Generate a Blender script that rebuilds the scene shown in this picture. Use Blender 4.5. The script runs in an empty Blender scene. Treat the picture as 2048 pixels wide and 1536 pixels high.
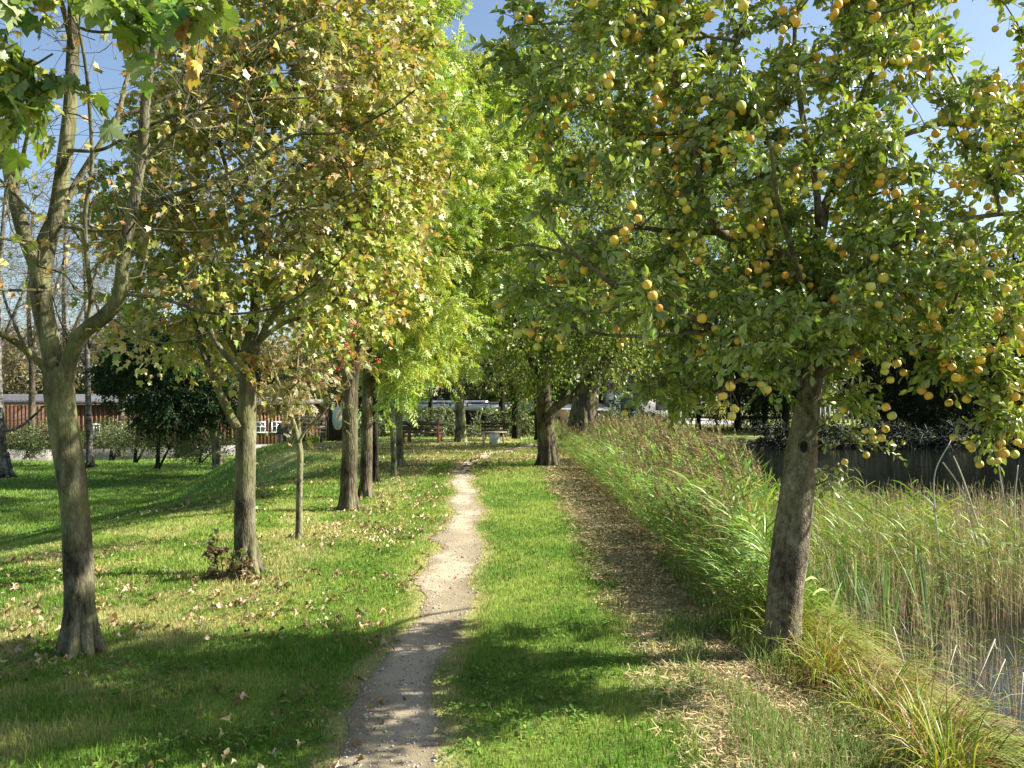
import bpy, math
import numpy as np
from mathutils import Vector

# ------------------------------------------------------------------ camera, sky, sun, exposure
C = bpy.context.scene.collection
sc = bpy.context.scene
F, HY, EYE = 1650.0, 800.0, 1.75            # focal length in photo pixels, horizon row, eye height
cam = bpy.data.cameras.new('camera'); camo = bpy.data.objects.new('camera', cam); C.objects.link(camo)
camo.location = (0, 0, EYE); camo.rotation_euler = (math.radians(90), 0, 0)
cam.sensor_width = 36; cam.lens = F / 2048 * 36; cam.shift_y = (HY - 768) / 2048
cam.clip_start = 0.05; cam.clip_end = 2000
sc.camera = camo
SUN_EL, SUN_AZ = 36.0, 5.0                  # elevation; degrees the sun stands ahead of straight right
ce, se = math.cos(math.radians(SUN_EL)), math.sin(math.radians(SUN_EL))
sv = Vector((math.cos(math.radians(SUN_AZ)) * ce, math.sin(math.radians(SUN_AZ)) * ce, se))
w = bpy.data.worlds.new('World'); sc.world = w; w.use_nodes = True
nt = w.node_tree; bg = nt.nodes['Background']
sky = nt.nodes.new('ShaderNodeTexSky'); sky.sky_type = 'NISHITA'; sky.sun_disc = False
sky.sun_elevation = math.radians(SUN_EL); sky.sun_rotation = math.radians(90 - SUN_AZ)
sky.air_density = 1.0; sky.dust_density = 1.4; sky.ozone_density = 1.1
nt.links.new(sky.outputs[0], bg.inputs[0]); bg.inputs[1].default_value = 0.072
sl = bpy.data.lights.new('sun', 'SUN'); sl.energy = 5.0; sl.angle = math.radians(0.6); sl.color = (1.0, 0.955, 0.87)
slo = bpy.data.objects.new('sun', sl); C.objects.link(slo); slo.location = (30, 10, 40)
slo.rotation_euler = sv.to_track_quat('Z', 'Y').to_euler()
sc.view_settings.view_transform = 'Standard'; sc.view_settings.look = 'None'
sc.view_settings.gamma = 1; sc.view_settings.exposure = 1.55
sc.render.engine = 'CYCLES'
sc.cycles.max_bounces = 7; sc.cycles.diffuse_bounces = 4; sc.cycles.transmission_bounces = 4
sc.cycles.glossy_bounces = 3; sc.cycles.sample_clamp_indirect = 6

rng = np.random.default_rng(11)
U = lambda a, b, n=None: rng.uniform(a, b, n)

def P(px, py, d):                            # a photo pixel at a real distance
    return np.array(((px - 1024) / F * d, d, EYE - (py - HY) / F * d))

# ------------------------------------------------------------------ noise
_T = np.random.default_rng(3).random((256, 256))
def vn(x, y, s=1.0, o=0):
    x = np.asarray(x, float) * s + o * 17.3 + 500; y = np.asarray(y, float) * s + o * 9.1 + 500
    i = np.floor(x).astype(int); j = np.floor(y).astype(int); u = x - i; v = y - j
    u = u * u * (3 - 2 * u); v = v * v * (3 - 2 * v); i &= 255; j &= 255; i1 = (i + 1) & 255; j1 = (j + 1) & 255
    return (_T[i, j] * (1 - u) + _T[i1, j] * u) * (1 - v) + (_T[i, j1] * (1 - u) + _T[i1, j1] * u) * v
def fbm(x, y, s=1.0, o=0, n=3):
    return sum(vn(x, y, s * 2 ** k, o + k) * 0.5 ** k for k in range(n)) / sum(0.5 ** k for k in range(n))
def ss(a, b, x):
    t = np.clip((np.asarray(x, float) - a) / (b - a), 0, 1); return t * t * (3 - 2 * t)
def mixc(a, b, t):
    t = np.asarray(t)[..., None]; return np.asarray(a) * (1 - t) + np.asarray(b) * t

# ------------------------------------------------------------------ materials
def newmat(name):
    m = bpy.data.materials.new(name); m.use_nodes = True
    return m, m.node_tree, m.node_tree.nodes['Principled BSDF'], m.node_tree.nodes['Material Output']
def N(nt, t, **kw):
    n = nt.nodes.new(t)
    for k, v in kw.items(): setattr(n, k, v)
    return n
def noise(nt, scale, detail=4, vec=None, rough=0.55):
    n = N(nt, 'ShaderNodeTexNoise'); n.inputs['Scale'].default_value = scale; n.inputs['Detail'].default_value = detail
    n.inputs['Roughness'].default_value = rough
    if vec is not None: nt.links.new(vec, n.inputs['Vector'])
    return n
def ramp(nt, fac, stops):
    r = N(nt, 'ShaderNodeValToRGB'); e = r.color_ramp.elements
    while len(e) < len(stops): e.new(0.5)
    for k, (p, c) in enumerate(stops): e[k].position = p; e[k].color = (*c, 1)
    nt.links.new(fac, r.inputs[0]); return r
def obco(nt, scale=(1, 1, 1)):
    t = N(nt, 'ShaderNodeTexCoord'); m = N(nt, 'ShaderNodeMapping'); m.inputs['Scale'].default_value = scale
    nt.links.new(t.outputs['Object'], m.inputs[0]); return m.outputs[0]
def mixrgb(nt, fac, a, b, mode='MIX'):
    m = N(nt, 'ShaderNodeMix', data_type='RGBA', blend_type=mode)
    for s, v in ((0, fac), (6, a), (7, b)):
        if hasattr(v, 'is_output'): nt.links.new(v, m.inputs[s])
        else: m.inputs[s].default_value = v if s == 0 else (*v, 1)
    return m.outputs[2]
def bump(nt, h, b, strength=0.5, dist=0.02):
    n = N(nt, 'ShaderNodeBump'); n.inputs['Strength'].default_value = strength; n.inputs['Distance'].default_value = dist
    nt.links.new(h, n.inputs['Height']); nt.links.new(n.outputs[0], b.inputs['Normal'])

def leaf_mat(name, trans=0.38, rough=0.42, under=(0.30, 0.34, 0.20), undermix=0.30, spec=0.5, tint=(1.25, 1.2, 0.6)):
    m, t, b, o = newmat(name)
    a = N(t, 'ShaderNodeAttribute', attribute_name='col')
    n = noise(t, 25, 3, obco(t))
    c = mixrgb(t, 0.25, a.outputs[0], n.outputs[1], 'OVERLAY')
    g = N(t, 'ShaderNodeNewGeometry')
    mm = N(t, 'ShaderNodeMath', operation='MULTIPLY'); mm.inputs[1].default_value = undermix
    t.links.new(g.outputs['Backfacing'], mm.inputs[0])
    c2 = mixrgb(t, mm.outputs[0], c, under)
    t.links.new(c2, b.inputs['Base Color']); b.inputs['Roughness'].default_value = rough
    b.inputs['Specular IOR Level'].default_value = spec
    tr = N(t, 'ShaderNodeBsdfTranslucent'); t.links.new(mixrgb(t, 1.0, c, tint, 'MULTIPLY'), tr.inputs[0])
    mx = N(t, 'ShaderNodeMixShader'); mx.inputs[0].default_value = trans
    t.links.new(b.outputs[0], mx.inputs[1]); t.links.new(tr.outputs[0], mx.inputs[2]); t.links.new(mx.outputs[0], o.inputs[0])
    return m
def bark_mat(name, dark, light, moss, mossamt=0.5, zs=0.25, sc_=14.0, bstr=0.7, bands=0.0, crk=0.42):
    m, t, b, o = newmat(name)
    v = obco(t, (1, 1, zs)); v2 = obco(t)
    n1 = noise(t, sc_, 6, v, 0.65); n2 = noise(t, 2.2, 3, v2); n3 = noise(t, 60, 3, v)
    vo = N(t, 'ShaderNodeTexVoronoi', feature='DISTANCE_TO_EDGE'); vo.inputs['Scale'].default_value = sc_ * 1.8; t.links.new(v, vo.inputs[0])
    r = ramp(t, n1.outputs[0], [(0.34, dark), (0.66, light)])
    f = ramp(t, vo.outputs[0], [(0.0, (crk,) * 3), (0.16, (1, 1, 1))])
    c = mixrgb(t, 0.75, r.outputs[0], f.outputs[0], 'MULTIPLY')
    n5 = noise(t, sc_ * 7, 5, v, .75); c = mixrgb(t, 1.0, c, ramp(t, n5.outputs[0], [(.38, (.55, .54, .52)), (.6, (1.2, 1.2, 1.18))]).outputs[0], 'MULTIPLY')
    mr = ramp(t, n2.outputs[0], [(0.42, (0, 0, 0)), (0.62, (mossamt,) * 3)])
    c = mixrgb(t, mr.outputs[0], c, moss)
    nb4 = noise(t, 4.5, 4, obco(t, (1, 1, .45)), .7); c = mixrgb(t, 1.0, c, ramp(t, nb4.outputs[0], [(.36, (.38, .36, .33)), (.6, (1.1, 1.1, 1.05))]).outputs[0], 'MULTIPLY')
    if bands:
        v3 = obco(t, (0.6, 0.6, 5)); nb = noise(t, 2.2, 3, v3)
        br = ramp(t, nb.outputs[0], [(0.55, (0, 0, 0)), (0.62, (bands,) * 3)])
        c = mixrgb(t, br.outputs[0], c, (0.03, 0.028, 0.025))
    t.links.new(c, b.inputs['Base Color']); b.inputs['Roughness'].default_value = 0.95; b.inputs['Specular IOR Level'].default_value = 0.06
    ad = N(t, 'ShaderNodeMath', operation='ADD'); t.links.new(f.outputs[0], ad.inputs[0]); t.links.new(n3.outputs[0], ad.inputs[1])
    bump(t, ad.outputs[0], b, bstr, 0.012)
    return m
def col_mat(name, rough=0.85, spec=0.2, detail=None, trans=0.0, mul=0.35, bs=0.0):
    m, t, b, o = newmat(name)
    a = N(t, 'ShaderNodeAttribute', attribute_name='col'); c = a.outputs[0]
    if detail:
        n = noise(t, detail, 6, obco(t), 0.7); c = mixrgb(t, mul, c, n.outputs[1], 'OVERLAY')
        n2 = noise(t, detail * 5, 4, obco(t), 0.7); r = ramp(t, n2.outputs[0], [(0.35, (0.55, 0.55, 0.55)), (0.65, (1.25, 1.25, 1.25))])
        c = mixrgb(t, 0.8, c, r.outputs[0], 'MULTIPLY')
        if bs: bump(t, n2.outputs[0], b, bs, 0.02)
    t.links.new(c, b.inputs['Base Color']); b.inputs['Roughness'].default_value = rough; b.inputs['Specular IOR Level'].default_value = spec
    if trans:
        tr = N(t, 'ShaderNodeBsdfTranslucent'); t.links.new(c, tr.inputs[0]); mx = N(t, 'ShaderNodeMixShader'); mx.inputs[0].default_value = trans
        t.links.new(b.outputs[0], mx.inputs[1]); t.links.new(tr.outputs[0], mx.inputs[2]); t.links.new(mx.outputs[0], o.inputs[0])
    return m
def plain_mat(name, ca, cb, scale=8, rough=0.8, spec=0.3, zs=(1, 1, 1), bs=0.3):
    m, t, b, o = newmat(name)
    n = noise(t, scale, 6, obco(t, zs), 0.65); r = ramp(t, n.outputs[0], [(0.35, ca), (0.65, cb)])
    t.links.new(r.outputs[0], b.inputs['Base Color']); b.inputs['Roughness'].default_value = rough; b.inputs['Specular IOR Level'].default_value = spec
    bump(t, n.outputs[0], b, bs, 0.01)
    return m

LM = leaf_mat('maple_leaves', 0.30, under=(0.42, 0.42, 0.26), undermix=0.4)
LA = leaf_mat('apple_leaves', 0.28, rough=0.34, under=(0.46, 0.50, 0.32), undermix=0.55)
LG = leaf_mat('tree_leaves', 0.30, spec=.35, rough=0.4, under=(0.3, 0.36, 0.16), undermix=0.3)
LD = leaf_mat('dark_leaves', 0.1, rough=0.75, spec=.03, under=(0.03, 0.045, 0.02), undermix=0.3)
LR = leaf_mat('reed_leaves', 0.25, spec=.3, rough=0.45, under=(0.35, 0.4, 0.18), undermix=0.2)
B_MAPLE = bark_mat('maple_bark', (0.075, 0.068, 0.05), (0.27, 0.245, 0.18), (0.17, 0.175, 0.07), 0.7, 0.3, 13, 0.6, crk=.65)
B_APPLE = bark_mat('apple_bark', (0.10, 0.085, 0.062), (0.40, 0.34, 0.26), (0.2, 0.19, 0.11), 0.5, 0.6, 34, .8, crk=.7)
B_ROUGH = bark_mat('rough_bark', (0.06, 0.052, 0.04), (0.24, 0.20, 0.15), (0.17, 0.17, 0.08), 0.5, 0.16, 11, 1.0)
B_PALE = bark_mat('pale_green_bark', (0.15, 0.14, 0.09), (0.36, 0.34, 0.24), (0.25, 0.27, 0.11), 0.7, 0.4, 9, 0.4)
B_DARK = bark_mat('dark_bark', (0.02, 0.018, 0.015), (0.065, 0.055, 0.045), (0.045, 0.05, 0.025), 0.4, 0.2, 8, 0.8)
B_BIRCH = bark_mat('birch_bark', (0.10, 0.095, 0.085), (0.42, 0.40, 0.37), (0.06, 0.055, 0.045), 0.8, 1.0, 6, 0.4, 0.9)
B_TWIG = bark_mat('twig_bark', (0.09, 0.07, 0.055), (0.26, 0.215, 0.17), (0.2, 0.19, 0.12), 0.4, 0.5, 12, 0.4)

# ------------------------------------------------------------------ objects
def tag(o, label=None, cat=None, group=None, kind=None):
    for k, v in (('label', label), ('category', cat), ('group', group), ('kind', kind)):
        if v: o[k] = v
    return o
def empty(name, loc, label, cat, group=None):
    o = bpy.data.objects.new(name, None); C.objects.link(o); o.location = loc; o.empty_display_size = 0.2
    return tag(o, label, cat, group)

class MB:
    """collects triangle soups; builds them as one mesh object"""
    def __init__(s): s.v = []; s.f = []; s.c = []; s.n = 0
    def add(s, v, f, c=None):
        v = np.asarray(v, float).reshape(-1, 3); f = np.asarray(f, int).reshape(-1, 3)
        s.v.append(v); s.f.append(f + s.n); s.n += len(v)
        c = np.array((0.5, 0.5, 0.5)) if c is None else np.asarray(c, float)
        s.c.append(np.broadcast_to(c, (len(v), 3)))
    def box(s, c, size, rz=0, rx=0, col=None, ry=0):
        x, y, z = [q / 2 for q in size]
        v = np.array([(a, b, d) for a in (-x, x) for b in (-y, y) for d in (-z, z)])
        if ry: k, q = math.cos(ry), math.sin(ry); v = v @ np.array(((k, 0, -q), (0, 1, 0), (q, 0, k)))
        if rx: k, q = math.cos(rx), math.sin(rx); v = v @ np.array(((1, 0, 0), (0, k, q), (0, -q, k)))
        if rz: k, q = math.cos(rz), math.sin(rz); v = v @ np.array(((k, q, 0), (-q, k, 0), (0, 0, 1)))
        f = [(0, 1, 3), (0, 3, 2), (4, 6, 7), (4, 7, 5), (0, 4, 5), (0, 5, 1), (2, 3, 7), (2, 7, 6), (0, 2, 6), (0, 6, 4), (1, 5, 7), (1, 7, 3)]
        s.add(v + np.asarray(c), f, col)
    def tube(s, pts, r, sides=8, amp=0.0, col=None, cap=True):
        pts = np.asarray(pts, float); n = len(pts); r = np.broadcast_to(np.asarray(r, float), (n,))
        T = np.gradient(pts, axis=0); T /= np.linalg.norm(T, axis=1)[:, None] + 1e-12
        ref = np.array((0.0, 1.0, 0.1)) if abs(T[0][1]) < 0.8 else np.array((1.0, 0, 0))
        A = np.cross(T, ref); A /= np.linalg.norm(A, axis=1)[:, None] + 1e-9; Bn = np.cross(T, A)
        th = np.arange(sides) / sides * 2 * math.pi
        R = r[:, None] * np.ones(sides)
        if amp:
            R = R * (1 + amp * (2 * fbm(np.cos(th)[None] * 1.1 + pts[:, 2:3] * 1.7, np.sin(th)[None] * 1.1 + pts[:, 2:3] * 0.9 + pts[:, :1], 1.3, 5) - 1))
        V = pts[:, None] + R[..., None] * (np.cos(th)[None, :, None] * A[:, None] + np.sin(th)[None, :, None] * Bn[:, None])
        i = np.arange(n - 1)[:, None] * sides; j = np.arange(sides)[None]; k = (j + 1) % sides
        a, b, c_, d = i + j, i + k, i + sides + k, i + sides + j
        f = np.concatenate([np.stack((a, b, c_), -1).reshape(-1, 3), np.stack((a, c_, d), -1).reshape(-1, 3)])
        V = V.reshape(-1, 3)
        if cap:
            V = np.vstack([V, pts[0], pts[-1]]); q = np.arange(sides)
            f = np.vstack([f, np.stack((np.full(sides, n * sides), (q + 1) % sides, q), -1),
                           np.stack((np.full(sides, n * sides + 1), (n - 1) * sides + q, (n - 1) * sides + (q + 1) % sides), -1)])
        s.add(V, f, col)
    def lathe(s, c, prof, sides=24, col=None):
        th = np.arange(sides) / sides * 2 * math.pi; n = len(prof)
        V = np.array([[(r * math.cos(a), r * math.sin(a), z) for a in th] for r, z in prof]).reshape(-1, 3) + np.asarray(c)
        i = np.arange(n - 1)[:, None] * sides; j = np.arange(sides)[None]; k = (j + 1) % sides
        a, b, c_, d = i + j, i + k, i + sides + k, i + sides + j
        s.add(V, np.concatenate([np.stack((a, b, c_), -1).reshape(-1, 3), np.stack((a, c_, d), -1).reshape(-1, 3)]), col)
    def build(s, name, mat, parent=None, smooth=False):
        V = np.vstack(s.v); Fc = np.vstack(s.f); K = np.vstack(s.c)
        if parent is not None: V = V - np.array(parent.location)
        me = bpy.data.meshes.new(name); nf = len(Fc)
        me.vertices.add(len(V)); me.vertices.foreach_set('co', V.astype(np.float32).ravel())
        me.loops.add(nf * 3); me.loops.foreach_set('vertex_index', Fc.astype(np.int32).ravel())
        me.polygons.add(nf); me.polygons.foreach_set('loop_start', np.arange(0, nf * 3, 3, dtype=np.int32))
        if smooth: me.polygons.foreach_set('use_smooth', np.ones(nf, bool))
        at = me.attributes.new('col', 'FLOAT_COLOR', 'POINT')
        at.data.foreach_set('color', np.hstack([K, np.ones((len(K), 1))]).astype(np.float32).ravel())
        me.materials.append(mat); me.update(calc_edges=True); me.validate()
        o = bpy.data.objects.new(name, me); C.objects.link(o); o.parent = parent
        return o

def unit(v): return v / (np.linalg.norm(v, axis=-1, keepdims=True) + 1e-9)
def rdir(n, flat=1.0): v = rng.normal(size=(n, 3)); v[:, 2] *= flat; return unit(v)
def scatter(mb, tmpl, Pn, D, Nn, S, col):
    """a copy of the template at every point: y along D, z along the normal"""
    tv, tf = tmpl; D = unit(D); side = unit(np.cross(D, Nn)); Nn = np.cross(side, D)
    S = np.broadcast_to(S, (len(Pn),))
    V = Pn[:, None] + S[:, None, None] * (tv[None, :, :1] * side[:, None] + tv[None, :, 1:2] * D[:, None] + tv[None, :, 2:] * Nn[:, None])
    f = tf[None] + (np.arange(len(Pn)) * len(tv))[:, None, None]
    mb.add(V.reshape(-1, 3), f.reshape(-1, 3), np.repeat(np.broadcast_to(col, (len(Pn), 3)), len(tv), 0))
def pick(pal, wts, n, jit=0.16):
    pal = np.array(pal); wts = np.array(wts, float); wts /= wts.sum()
    c = pal[rng.choice(len(pal), n, p=wts)]
    return np.clip(c * (1 + rng.normal(0, jit, (n, 1))) * (1 + rng.normal(0, jit * 0.35, (n, 3))), 0.004, 0.9)

# leaf templates (x across, y along, z up)
T_OVAL = (np.array([(0, 0, 0), (.20, .3, .08), (-.20, .3, .08), (.22, .66, .05), (-.22, .66, .05), (0, 1, -.12), (0, .33, 0), (0, .68, -.03)], float),
          np.array([(0, 1, 6), (0, 6, 2), (6, 1, 3), (6, 3, 7), (2, 6, 7), (2, 7, 4), (7, 3, 5), (7, 5, 4)]))
T_DIA = (np.array([(0, 0, 0), (.27, .5, .08), (0, 1, -.05), (-.27, .5, .08)], float), np.array([(0, 1, 2), (0, 2, 3)]))
T_LANCE = (np.array([(0, 0, 0), (.13, .42, .05), (0, 1, -.1), (-.13, .42, .05)], float), np.array([(0, 1, 2), (0, 2, 3)]))
def palmate(full=True):
    if full: pts = [(0.04, 0), (.22, -.06), (.34, .1), (.56, .12), (.50, .30), (.62, .44), (.42, .44), (.40, .66), (.22, .58), (.18, .78), (0, 1.05)]
    else: pts = [(0.05, 0), (.42, .02), (.36, .26), (.58, .52), (.26, .54), (0, 1.0)]
    pts = pts + [(-x, y) for x, y in pts[:-1][::-1]]
    z = [0.16 * abs(x) - 0.12 * (y - .35) ** 2 - 0.05 * ((i % 2) * 2 - 1) for i, (x, y) in enumerate(pts)]
    v = np.array([(0, .3, -.02)] + [(x, y, q) for (x, y), q in zip(pts, z)]); n = len(pts)
    return v, np.array([(0, 1 + i, 1 + (i + 1) % n) for i in range(n)])
T_MAPLE, T_MAPLE_S = palmate(True), palmate(False)
def pinnate(pairs=4):
    V = []; Fc = []
    for i in range(pairs):
        y = .18 + .62 * i / (pairs - 1)
        for sgn in (-1, 1):
            b = len(V); a = np.array((sgn * .85, .55, -.15)); a /= np.linalg.norm(a); L = .36
            s_ = np.array((-a[1], a[0], 0)) * .075
            q = np.array((0, y, 0)); V += [q, q + a * L * .5 + s_ + (0, 0, .02), q + a * L + (0, 0, -.05), q + a * L * .5 - s_ + (0, 0, .02)]
            Fc += [(b, b + 1, b + 2), (b, b + 2, b + 3)]
    b = len(V); V += [np.array(q) for q in ((0, .75, 0), (.08, .95, .02), (0, 1.2, -.06), (-.08, .95, .02), (.006, 0, 0), (-.006, 0, 0))]
    Fc += [(b, b + 1, b + 2), (b, b + 2, b + 3), (b + 4, b, b + 5)]
    return np.array(V, float), np.array(Fc)
T_PINN = pinnate()

def spline(pts, per=6):
    pts = np.asarray(pts, float)
    if len(pts) < 3: return np.array([pts[0] + (pts[-1] - pts[0]) * t for t in np.linspace(0, 1, per + 1)])
    e = np.vstack([2 * pts[0] - pts[1], pts, 2 * pts[-1] - pts[-2]]); out = []
    for i in range(1, len(e) - 2):
        a, b, c, d = e[i - 1], e[i], e[i + 1], e[i + 2]
        for t in np.arange(per) / per:
            out.append(.5 * ((2 * b) + (-a + c) * t + (2 * a - 5 * b + 4 * c - d) * t * t + (-a + 3 * b - 3 * c + d) * t ** 3))
    return np.array(out + [pts[-1]])
def limb(px, depths=None, d=None, per=6):
    """[(px, py, width px[, depth])] -> points and radii"""
    q = []
    for i, a in enumerate(px):
        dd = a[3] if len(a) > 3 else d
        q.append((*P(a[0], a[1], dd), a[2] / 2 / F * dd))
    s_ = spline(np.array(q), per); return s_[:, :3], np.maximum(s_[:, 3], .002)

def blobs(specs, n, dc, dr, holes=(), zmin=-9):
    """clump centres inside ellipsoids given as (px, py, rx, ry[, depth offset])"""
    ar = np.array([s_[2] * s_[3] for s_ in specs], float); ar /= ar.sum(); out = []
    while len(out) < n:
        s_ = specs[rng.choice(len(specs), p=ar)]
        v = rng.normal(size=3); v /= np.linalg.norm(v); v *= rng.random() ** (1 / 2.4)
        px, py = s_[0] + v[0] * s_[2], s_[1] + v[1] * s_[3]
        if any(((px - h[0]) / h[2]) ** 2 + ((py - h[1]) / h[3]) ** 2 < 1 for h in holes): continue
        p = P(px, py, dc + (s_[4] if len(s_) > 4 else 0) + v[2] * dr)
        if p[2] > zmin: out.append(p)
    return np.array(out)

def grow(limbs, targets, rtip=0.004, wig=0.12, sag=0.0, maxang=True):
    """branches from traced limbs to every target; each new branch can carry later ones"""
    pos = np.vstack([l[0] for l in limbs]); nl = len(pos)
    rad0 = np.concatenate([l[1] for l in limbs]); par = -np.ones(nl, int); pos = list(pos); par = list(par)
    arr = np.zeros((nl + len(targets) * 9, 3)); arr[:nl] = pos; n = nl
    thick = np.full(len(arr), 1.0); ok = np.ones(len(arr), bool); ok[:nl] = True
    dist = np.array([np.min(np.linalg.norm(arr[:nl] - t, axis=1)) for t in targets])
    br = []; cnt = np.zeros(len(arr)); parent = -np.ones(len(arr), int)
    for ti in np.argsort(dist):
        t = targets[ti]; dv = t - arr[:n]; D = np.linalg.norm(dv, axis=1)
        k = int(np.argmin(D * (1.0 + 0.5 * (dv[:, 2] < 0)) + 0.25 * D * rng.random(n)))
        a = arr[k]; L = D[k]; m = int(np.clip(L / .22, 2, 8)); per = rdir(1)[0] * L * wig
        ids = [k]
        for s_ in range(1, m + 1):
            u = s_ / m; q = a + (t - a) * u + per * math.sin(math.pi * u) + np.array((0, 0, (-sag if rng.random() < .6 else sag) * L * math.sin(math.pi * u)))
            if s_ < m: q = q + rng.normal(0, .02 * L, 3)
            arr[n] = q; parent[n] = ids[-1]; ids.append(n); n += 1
        br.append(ids)
        j = ids[-1]
        while j >= 0: cnt[j] += 1; j = parent[j]
    rr = rtip * np.maximum(cnt, 1) ** 0.5; rr[:nl] = rad0
    res = []
    for ids in br:
        r = rr[ids].copy(); r[0] = min(r[0] * .9, r[1] * 1.3) if ids[0] < nl else r[1] * 1.05
        res.append((arr[ids], r))
    return res

def foliage(leafmb, woodmb, centres, m, k, L, size, tmpl, pal, wts, droop=0.25, out=None, clump=0.18, twigr=0.0022, up=0.4, hang=0.3, cpal=None, tsides=3, jitter=.15, outw=0.8):
    """m twigs from each centre, k leaves along each twig"""
    T = len(centres); O = np.repeat(centres, m, 0); n = len(O)
    c0 = centres.mean(0) if out is None else out
    D = rdir(n, .8) + outw * np.repeat(unit(centres - c0), m, 0) + np.array((0, 0, up * .5)); D = unit(D)
    Ls = L * U(.6, 1.25, n)
    O = O + rng.normal(0, L * .12, (n, 3))
    def at(t): return O + D * (Ls * t)[:, None] + np.array((0, 0, -1.0)) * (droop * Ls * t * t)[:, None]
    if woodmb is not None:
        a, b, c = at(np.zeros(n)), at(np.full(n, .5)), at(np.ones(n)); X = unit(np.cross(D, rdir(n))); Y = np.cross(D, X)
        th = np.arange(3) * 2.094; V = []
        for q, r in ((a, twigr * 1.3), (b, twigr), (c, twigr * .5)):
            V.append(q[:, None] + r * (np.cos(th)[None, :, None] * X[:, None] + np.sin(th)[None, :, None] * Y[:, None]))
        V = np.concatenate(V, 1); f = []
        for s_ in (0, 3):
            for j in range(3):
                kx = (j + 1) % 3; f += [(s_ + j, s_ + kx, s_ + 3 + kx), (s_ + j, s_ + 3 + kx, s_ + 3 + j)]
        f = np.array(f)[None] + (np.arange(n) * 9)[:, None, None]; woodmb.add(V.reshape(-1, 3), f.reshape(-1, 3))
    ccol = pick(cpal if cpal is not None else pal, wts if cpal is None else np.ones(len(cpal)), T, .12)
    for i in range(k):
        t = np.clip((i + U(.2, 1.2, n)) / k, .08, 1.02)
        p = at(t); d = D + rdir(n) * 1.1 + np.array((0, 0, -hang)); nn = rdir(n) * .9 + np.array((0.25, -0.1, .75))
        col = pick(pal, wts, n, jitter); col = col * (1 - clump) + clump * np.repeat(ccol, m, 0)
        p = p + rng.normal(0, L * .03, (n, 3))
        scatter(leafmb, tmpl, p, d, nn, size * U(.6, 1.2, n), col)
    return at(np.ones(n))

def roots(mb, base, r, n=6):
    a0 = U(0, 6)
    for i in range(n):
        a = a0 + 6.283 * i / n + U(-.3, .3); o = np.array((math.cos(a), math.sin(a), 0)); k = U(1.5, 2.3)
        mb.tube(spline([base + o * r * .25 + (0, 0, r * 3.6), base + o * r * .72 + (0, 0, r * 1.5), base + o * r * 1.15 + (0, 0, r * .35), base + o * r * k - (0, 0, r * .35)], 5), np.linspace(r * .5, r * .22, 16), 8, .15)
def make_tree(name, label, base, limbs, centres, fol, bark, leafmat, rtip=0.004, sides=10, group=None, wig=.12, sag=.05, cat='tree', extra=None, amp=.12, crown='crown', girth=1.0):
    root = empty(name, base, label, cat, group)
    wood = MB(); leaf = MB()
    for i, (p, r) in enumerate(limbs): wood.tube(p, r * girth, sides if r.max() > .03 else 6, amp if r.max() > .03 else 0)
    for p, r in grow(limbs, centres, rtip, wig, sag): wood.tube(spline(p, 2), np.interp(np.linspace(0, 1, (len(p) - 1) * 2 + 1), np.linspace(0, 1, len(p)), r), 5, 0, cap=False)
    if limbs[0][1].max() > .09: b0 = np.array(base, float); roots(wood, b0, float(np.interp(b0[2] + .3, limbs[0][0][:, 2], limbs[0][1])))
    tips = foliage(leaf, wood, centres, **fol)
    if extra: extra(leaf, wood)
    wood.build('trunk', bark, root, True); leaf.build(crown, leafmat, root)
    return root, tips

# ------------------------------------------------------------------ the ground
WZ = -0.55                                                # water level
def shore(y): return 2.02 + 0.12 * np.sin(np.asarray(y) * .9) + .25 * (fbm(y, y * 0, .6, 9) - .5)
def edge(y): return -3.5 - 5.3 * ss(22, 31, y)
def gz(x, y):
    x = np.asarray(x, float); y = np.asarray(y, float)
    wd = 13 - 8 * ss(16, 27, y)
    z = -2.0 * ss(0, 1, (edge(y) - x) / wd) * (1 - .25 * ss(12, 2, y))
    z = z + 0.05 * (fbm(x, y, .45, 2) - .5) * ss(.2, 3, y) + 0.28 * (fbm(x, y, .13, 4) - .5) * ss(-7, -12, x)
    bank = ss(shore(y), shore(y) + .95, x) * (1 - ss(38.0, 40.5, y + .35 * np.sin(x * .7)))
    z = z - 1.15 * bank
    return z + .35 * ss(26, 33, y) * ss(-10.5, -6, x) * ss(9, 3, x) * 0
pathc = lambda y: np.interp(y, [0, 4, 5.8, 8.25, 10, 11.5, 14.4, 18, 22, 25, 27.5, 30, 34], [-.75, -.67, -.62, -.62, -.66, -.66, -.8, -1.08, -1.3, -1.0, -.6, .3, 1.6]) + .06 * np.sin(np.asarray(y) * 2.1)
pathw = lambda y: np.interp(y, [0, 4, 5.8, 7.2, 8.3, 9.6, 11.5, 14.4, 18, 25, 30, 34], [.5, .47, .40, .40, .50, .50, .44, .36, .40, .40, .5, .4]) / 2
def path_edges(y):
    l = pathc(y) - pathw(y) - .14 * (fbm(y, y * 0 + 3, 1.6, 1) - .5) - .07 * (vn(y, y * 0, 9, 2) - .5) - .18 * np.exp(-((np.asarray(y) - 10.4) / .35) ** 2)
    r = pathc(y) + pathw(y) + .16 * (fbm(y, y * 0 + 8, 1.4, 6) - .5) + .07 * (vn(y, y * 0, 8, 7) - .5) + .12 * np.exp(-((np.asarray(y) - 13.3) / .5) ** 2)
    return l, r
GREEN, LIME, DRY, BROWN, DEEP = (.14, .25, .032), (.29, .375, .07), (.50, .42, .19), (.47, .37, .20), (.07, .20, .04)
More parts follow.
